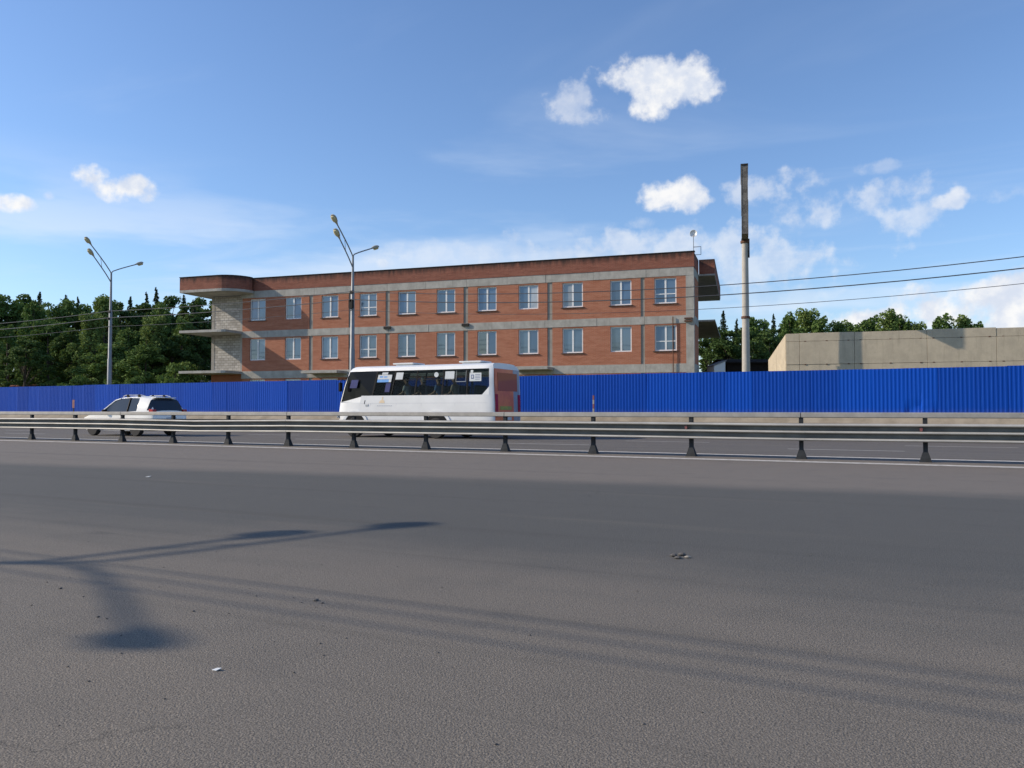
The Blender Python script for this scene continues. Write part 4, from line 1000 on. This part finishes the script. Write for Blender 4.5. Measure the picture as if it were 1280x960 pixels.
def broadleaf(seed, H, rad, base, nclump, per, size, mat, droop=0.0, slim=1.0):
    rs = np.random.RandomState(seed); tr = MB()
    lean = rs.uniform(-.4, .4, 2)
    tr.tube([(0, 0, -.3), (lean[0] * .2, lean[1] * .2, H * .3), (lean[0] * .6, lean[1] * .6, H * .6), (lean[0], lean[1], H * .92)], [H * .017, H * .013, H * .009, .03], 8)
    cen = []
    for i in range(nclump):
        f_ = rs.beta(1.5, 1.25); z = base + (H - base) * f_
        prof_ = (math.sin(math.pi * min(1, .12 + f_ * .88)) ** .75) if f_ < .9 else .36
        r_ = rad * slim * prof_ * math.sqrt(rs.uniform(.08, 1)) * rs.uniform(.8, 1.15); a = rs.uniform(0, 2 * math.pi)
        cen.append((lean[0] * f_ + r_ * math.cos(a), lean[1] * f_ + r_ * math.sin(a), z))
        if i % 4 == 0:
            zb = base * .8 + (z - base) * .55
            tr.tube([(lean[0] * f_ * .6, lean[1] * f_ * .6, zb), (cen[-1][0] * .55, cen[-1][1] * .55, zb + (z - zb) * .6), cen[-1]], [.06, .04, .015], 5)
    Cs = []
    for c in cen:
        m_ = int(per * rs.uniform(.6, 1.4)); rr_ = rad * rs.uniform(.16, .30)
        q = rs.normal(size=(m_, 3)); q /= np.linalg.norm(q, axis=1)[:, None]; q *= (rs.uniform(.25, 1, m_) ** .5)[:, None] * rr_; q[:, 2] *= (.75 if not droop else 1.25)
        Cs.append(np.array(c) + q)
    return tr.mesh('trunk', 'bark', True), quads_mesh('crown', leaf_quads(rs, np.concatenate(Cs), size, droop), mat)
def spruce(seed, H, rad, mat='needle'):
    rs = np.random.RandomState(seed); tr = MB().tube([(0, 0, -.3), (0, 0, H * .5), (0, 0, H * .99)], [H * .016, H * .009, .015], 7)
    Cs = []
    z = H * .10
    while z < H * .985:
        f_ = 1 - z / H; r_ = rad * (f_ ** .85) * rs.uniform(.8, 1.15) + .02; nb_ = max(4, int(9 * f_ + 4))
        for k in range(nb_):
            a = rs.uniform(0, 2 * math.pi); L = r_ * rs.uniform(.7, 1.1); m_ = int(8 + L * 17)
            t = rs.uniform(.1, 1, m_); lat = rs.normal(size=m_) * .12 * L * (1.1 - t)
            x = t * L * math.cos(a) - lat * math.sin(a); y = t * L * math.sin(a) + lat * math.cos(a); zz_ = z - t * L * .28 + rs.normal(size=m_) * .06 - .04
            Cs.append(np.stack([x, y, zz_], 1))
        z += H * .026 * (0.45 + f_)
    CC = np.concatenate(Cs); return tr.mesh('trunk', 'bark', True), quads_mesh('crown', leaf_quads(rs, CC, .09 + .24 * np.clip(1.2 - CC[:, 2] / H, 0, 1) ** .7, .6), mat)
PROTO = {
    'dark': [broadleaf(1, 12.5, 3.3, 1.6, 62, 120, .34, 'leaf_dark'), broadleaf(2, 12.5, 3.0, 1.5, 58, 120, .34, 'leaf_dark'), broadleaf(3, 12.5, 3.6, 1.2, 66, 120, .34, 'leaf_mid')],
    'birch': [broadleaf(11, 12, 2.6, 1.6, 56, 115, .30, 'leaf_pale', .9, .9), broadleaf(12, 12, 2.3, 1.4, 52, 115, .30, 'leaf_mid', .9, .9)],
    'spruce': [spruce(21, 13.5, 2.5), spruce(22, 13.5, 2.1)],
    'bush': [broadleaf(31, 3.2, 1.6, .2, 26, 90, .20, 'leaf_pale'), broadleaf(32, 3.2, 1.9, .2, 28, 90, .20, 'leaf_mid')]}
TEXT = {'dark': 'tree', 'birch': 'tree', 'spruce': 'tree', 'bush': 'bush'}
tr_ = random.Random(14)
SPECIAL = {(193, 356): 'tallest dark spruce with a slim tip rising left of the brick building', (161, 368): 'dark spruce tip showing just beside the lamp post in front of the forest',
           (47, 362): 'thin lone spruce tip above the forest far from the building', (1184, 394): 'round green tree crown behind the concrete wall where its top carries a shadow',
           (1108, 392): 'broadest pale tree crown above the middle of the concrete wall', (905, 386): 'dense dark spruce between the brick building and the billboard pole',
           (225, 398): 'sunlit pale birch beside the balcony slabs of the brick building', (115, 396): 'sunlit pale birch just beside the forest lamp post'}
def plant(kind, x, ytop, zc, label, group, var=None):
    label = SPECIAL.get((x, ytop), label)
    ks = PROTO[kind]; v = ks[var if var is not None else tr_.randrange(len(ks))]
    H0 = {'dark': 12.5, 'birch': 12, 'spruce': 13.5, 'bush': 3.2}[kind]
    h = (513 - ytop) * zc / F + CAMH - YARD; s = h / H0
    nm = {'dark': 'broadleaf_tree', 'birch': 'birch_tree', 'spruce': 'spruce_tree', 'bush': 'bush'}[kind]
    t = thing(nm, label, TEXT[kind], W((x - 640) / F * zc, zc, YARD), tr_.uniform(0, 6.28), group)
    sx_ = min(1.25, max(.8, s)) if kind != 'bush' else s; t.scale = (sx_, sx_, s)
    link('trunk', v[0], t); link('crown', v[1], t)
GL, GR_ = 'forest trees beyond the fence left of the brick building', 'trees beyond the fence right of the brick building'
LB = {'dark': 'dark leafy forest tree standing beyond the fence left of the brick building', 'birch': 'pale leafy birch in the forest edge left of the brick building', 'spruce': 'dark pointed spruce rising above the forest left of the brick building'}
RB = {'dark': 'dark leafy tree standing between the brick building and the concrete wall', 'birch': 'pale leafy tree whose top shows above the concrete wall', 'spruce': 'dark conical spruce beside the right end of the brick building'}
for kind, x, yt, zc in (
    ('spruce', 47, 362, 98), ('spruce', 80, 366, 100), ('spruce', 95, 368, 96), ('spruce', 161, 368, 97), ('spruce', 193, 356, 99), ('spruce', 181, 362, 101), ('spruce', 228, 366, 96), ('spruce', -6, 378, 100), ('spruce', 240, 372, 92), ('spruce', 118, 380, 103),
    ('birch', 42, 378, 82), ('birch', 115, 396, 78), ('birch', 200, 380, 82), ('birch', 160, 412, 76), ('birch', 10, 408, 76), ('birch', 225, 398, 80), ('birch', 132, 374, 88), ('birch', 188, 398, 77),
    ('dark', 8, 372, 90), ('dark', 28, 372, 92), ('dark', 68, 384, 90), ('dark', 92, 378, 93), ('dark', 130, 376, 95), ('dark', 150, 380, 92), ('dark', 174, 378, 94), ('dark', 205, 372, 95), ('dark', 245, 374, 94), ('dark', 262, 378, 97), ('dark', -30, 376, 90), ('dark', 60, 402, 80), ('dark', 90, 412, 79), ('dark', 140, 430, 75), ('dark', 235, 408, 82), ('dark', -22, 400, 79), ('dark', 280, 385, 99), ('dark', 215, 420, 78), ('dark', 30, 425, 74), ('dark', 180, 435, 73)):
    plant(kind, x, yt, zc, LB[kind], GL)
for kind, x, yt, zc in (
    ('spruce', 905, 386, 80), ('spruce', 922, 396, 84), ('spruce', 968, 390, 96), ('spruce', 884, 404, 86), ('dark', 893, 410, 82), ('dark', 945, 398, 92), ('dark', 985, 397, 96), ('dark', 962, 410, 86), ('dark', 935, 412, 84), ('dark', 915, 412, 78), ('dark', 1005, 412, 88)):
    plant(kind, x, yt, zc, RB[kind], GR_)
for kind, x, yt, zc, va in (('birch', 1012, 390, 92, 0), ('birch', 1030, 397, 90, 1), ('birch', 990, 392, 94, 1), ('birch', 1050, 404, 92, 0), ('birch', 1108, 392, 88, 0), ('birch', 1128, 395, 90, 1), ('birch', 1080, 402, 90, 1), ('birch', 1095, 396, 93, 1), ('birch', 1147, 406, 90, 0), ('birch', 1184, 394, 90, 1), ('birch', 1202, 399, 91, 0), ('birch', 1225, 404, 90, 1), ('birch', 1065, 405, 95, 1)):
    plant(kind, x, yt, zc, RB['birch'], GR_, va)
for x, yt, zc in ((94, 472, 60), (113, 474, 61), (168, 473, 60), (216, 458, 68), (236, 455, 70), (244, 462, 69)):
    plant('bush', x, yt, zc, 'light green bush just behind the blue fence', 'bushes behind the fence')

# ------------------------------------------------------------------ small things on the asphalt
def rock(seed, r, mat, name):
    rs = np.random.RandomState(seed); mb = MB()
    for k, (h, q) in enumerate(((0, .8), (.35, 1), (.7, .7), (.9, .25))):
        mb.v += [(r * q * math.cos(a) * rs.uniform(.75, 1.2), r * q * math.sin(a) * rs.uniform(.75, 1.2), h * r * .8) for a in [2 * math.pi * j / 7 for j in range(7)]]
    for k in range(3):
        for j in range(7): mb.f.append((k * 7 + j, k * 7 + (j + 1) % 7, (k + 1) * 7 + (j + 1) % 7, (k + 1) * 7 + j))
    mb.f.append(tuple(21 + j for j in range(7))); return mb
gv = MB(); pr2 = random.Random(21)
for i in range(70):
    x, y = (pr2.gauss(240, 190), pr2.gauss(740, 45)) if i % 3 else (pr2.uniform(0, 1280), pr2.uniform(690, 950))
    if not (-60 < x < 1340 and 640 < y < 955): continue
    p = px_ground(x, y); rk = rock(i, pr2.choice((.003, .004, .005, .006)), 'stone', 'x')
    gv.add([(v[0] + p.x, v[1] + p.y, v[2] + .001) for v in rk.v], rk.f)
for (x, y, r) in ((397, 749, .017), (405, 752, .009), (80, 734, .011), (127, 769, .009), (245, 762, .009)):
    p = px_ground(x, y); rk = rock(int(x), r, 'stone', 'x'); gv.add([(v[0] + p.x, v[1] + p.y, v[2] + .001) for v in rk.v], rk.f)
tag(gv.build('gravel', 'stone'), 'loose dark grit scattered on the asphalt shoulder', 'gravel', kind='stuff')
for i, (x, y, r) in enumerate(((841, 694, .040), (851, 693, .040), (846, 697, .036), (858, 696, .030))):
    p = px_ground(x, y); rk = rock(60 + i, r * .8, 'stone', 'x'); rk.build('rubble_piece', ('stone', 'stone', 'stone', 'stone_pale')[i], None, (p.x, p.y, .001))
for o in [o for o in S.objects if o.name.startswith('rubble_piece')]:
    o.scale.z = .9; tag(o, 'small lump of broken rubble lying on the dark lane', 'rubble', 'rubble lumps on the dark lane')
p = px_ground(275, 834)
lt = MB(); lt.loft([[(-.018, -.01, 0), (.012, -.014, .002), (.02, .008, .008), (-.008, .012, .003)], [(-.018, -.01, .002), (.012, -.014, .004), (.02, .008, .01), (-.008, .012, .005)]])
tag(lt.build('litter_scrap', 'paper', None, (p.x, p.y, .001)), 'small crumpled white paper scrap on the near asphalt', 'litter')
p = px_ground(187, 596)
o = lt.build('litter_scrap', 'paper', None, (p.x, p.y, .001)); o.scale = (2.6, 1.6, 2); tag(o, 'flat pale scrap lying on the far dark lane', 'litter')
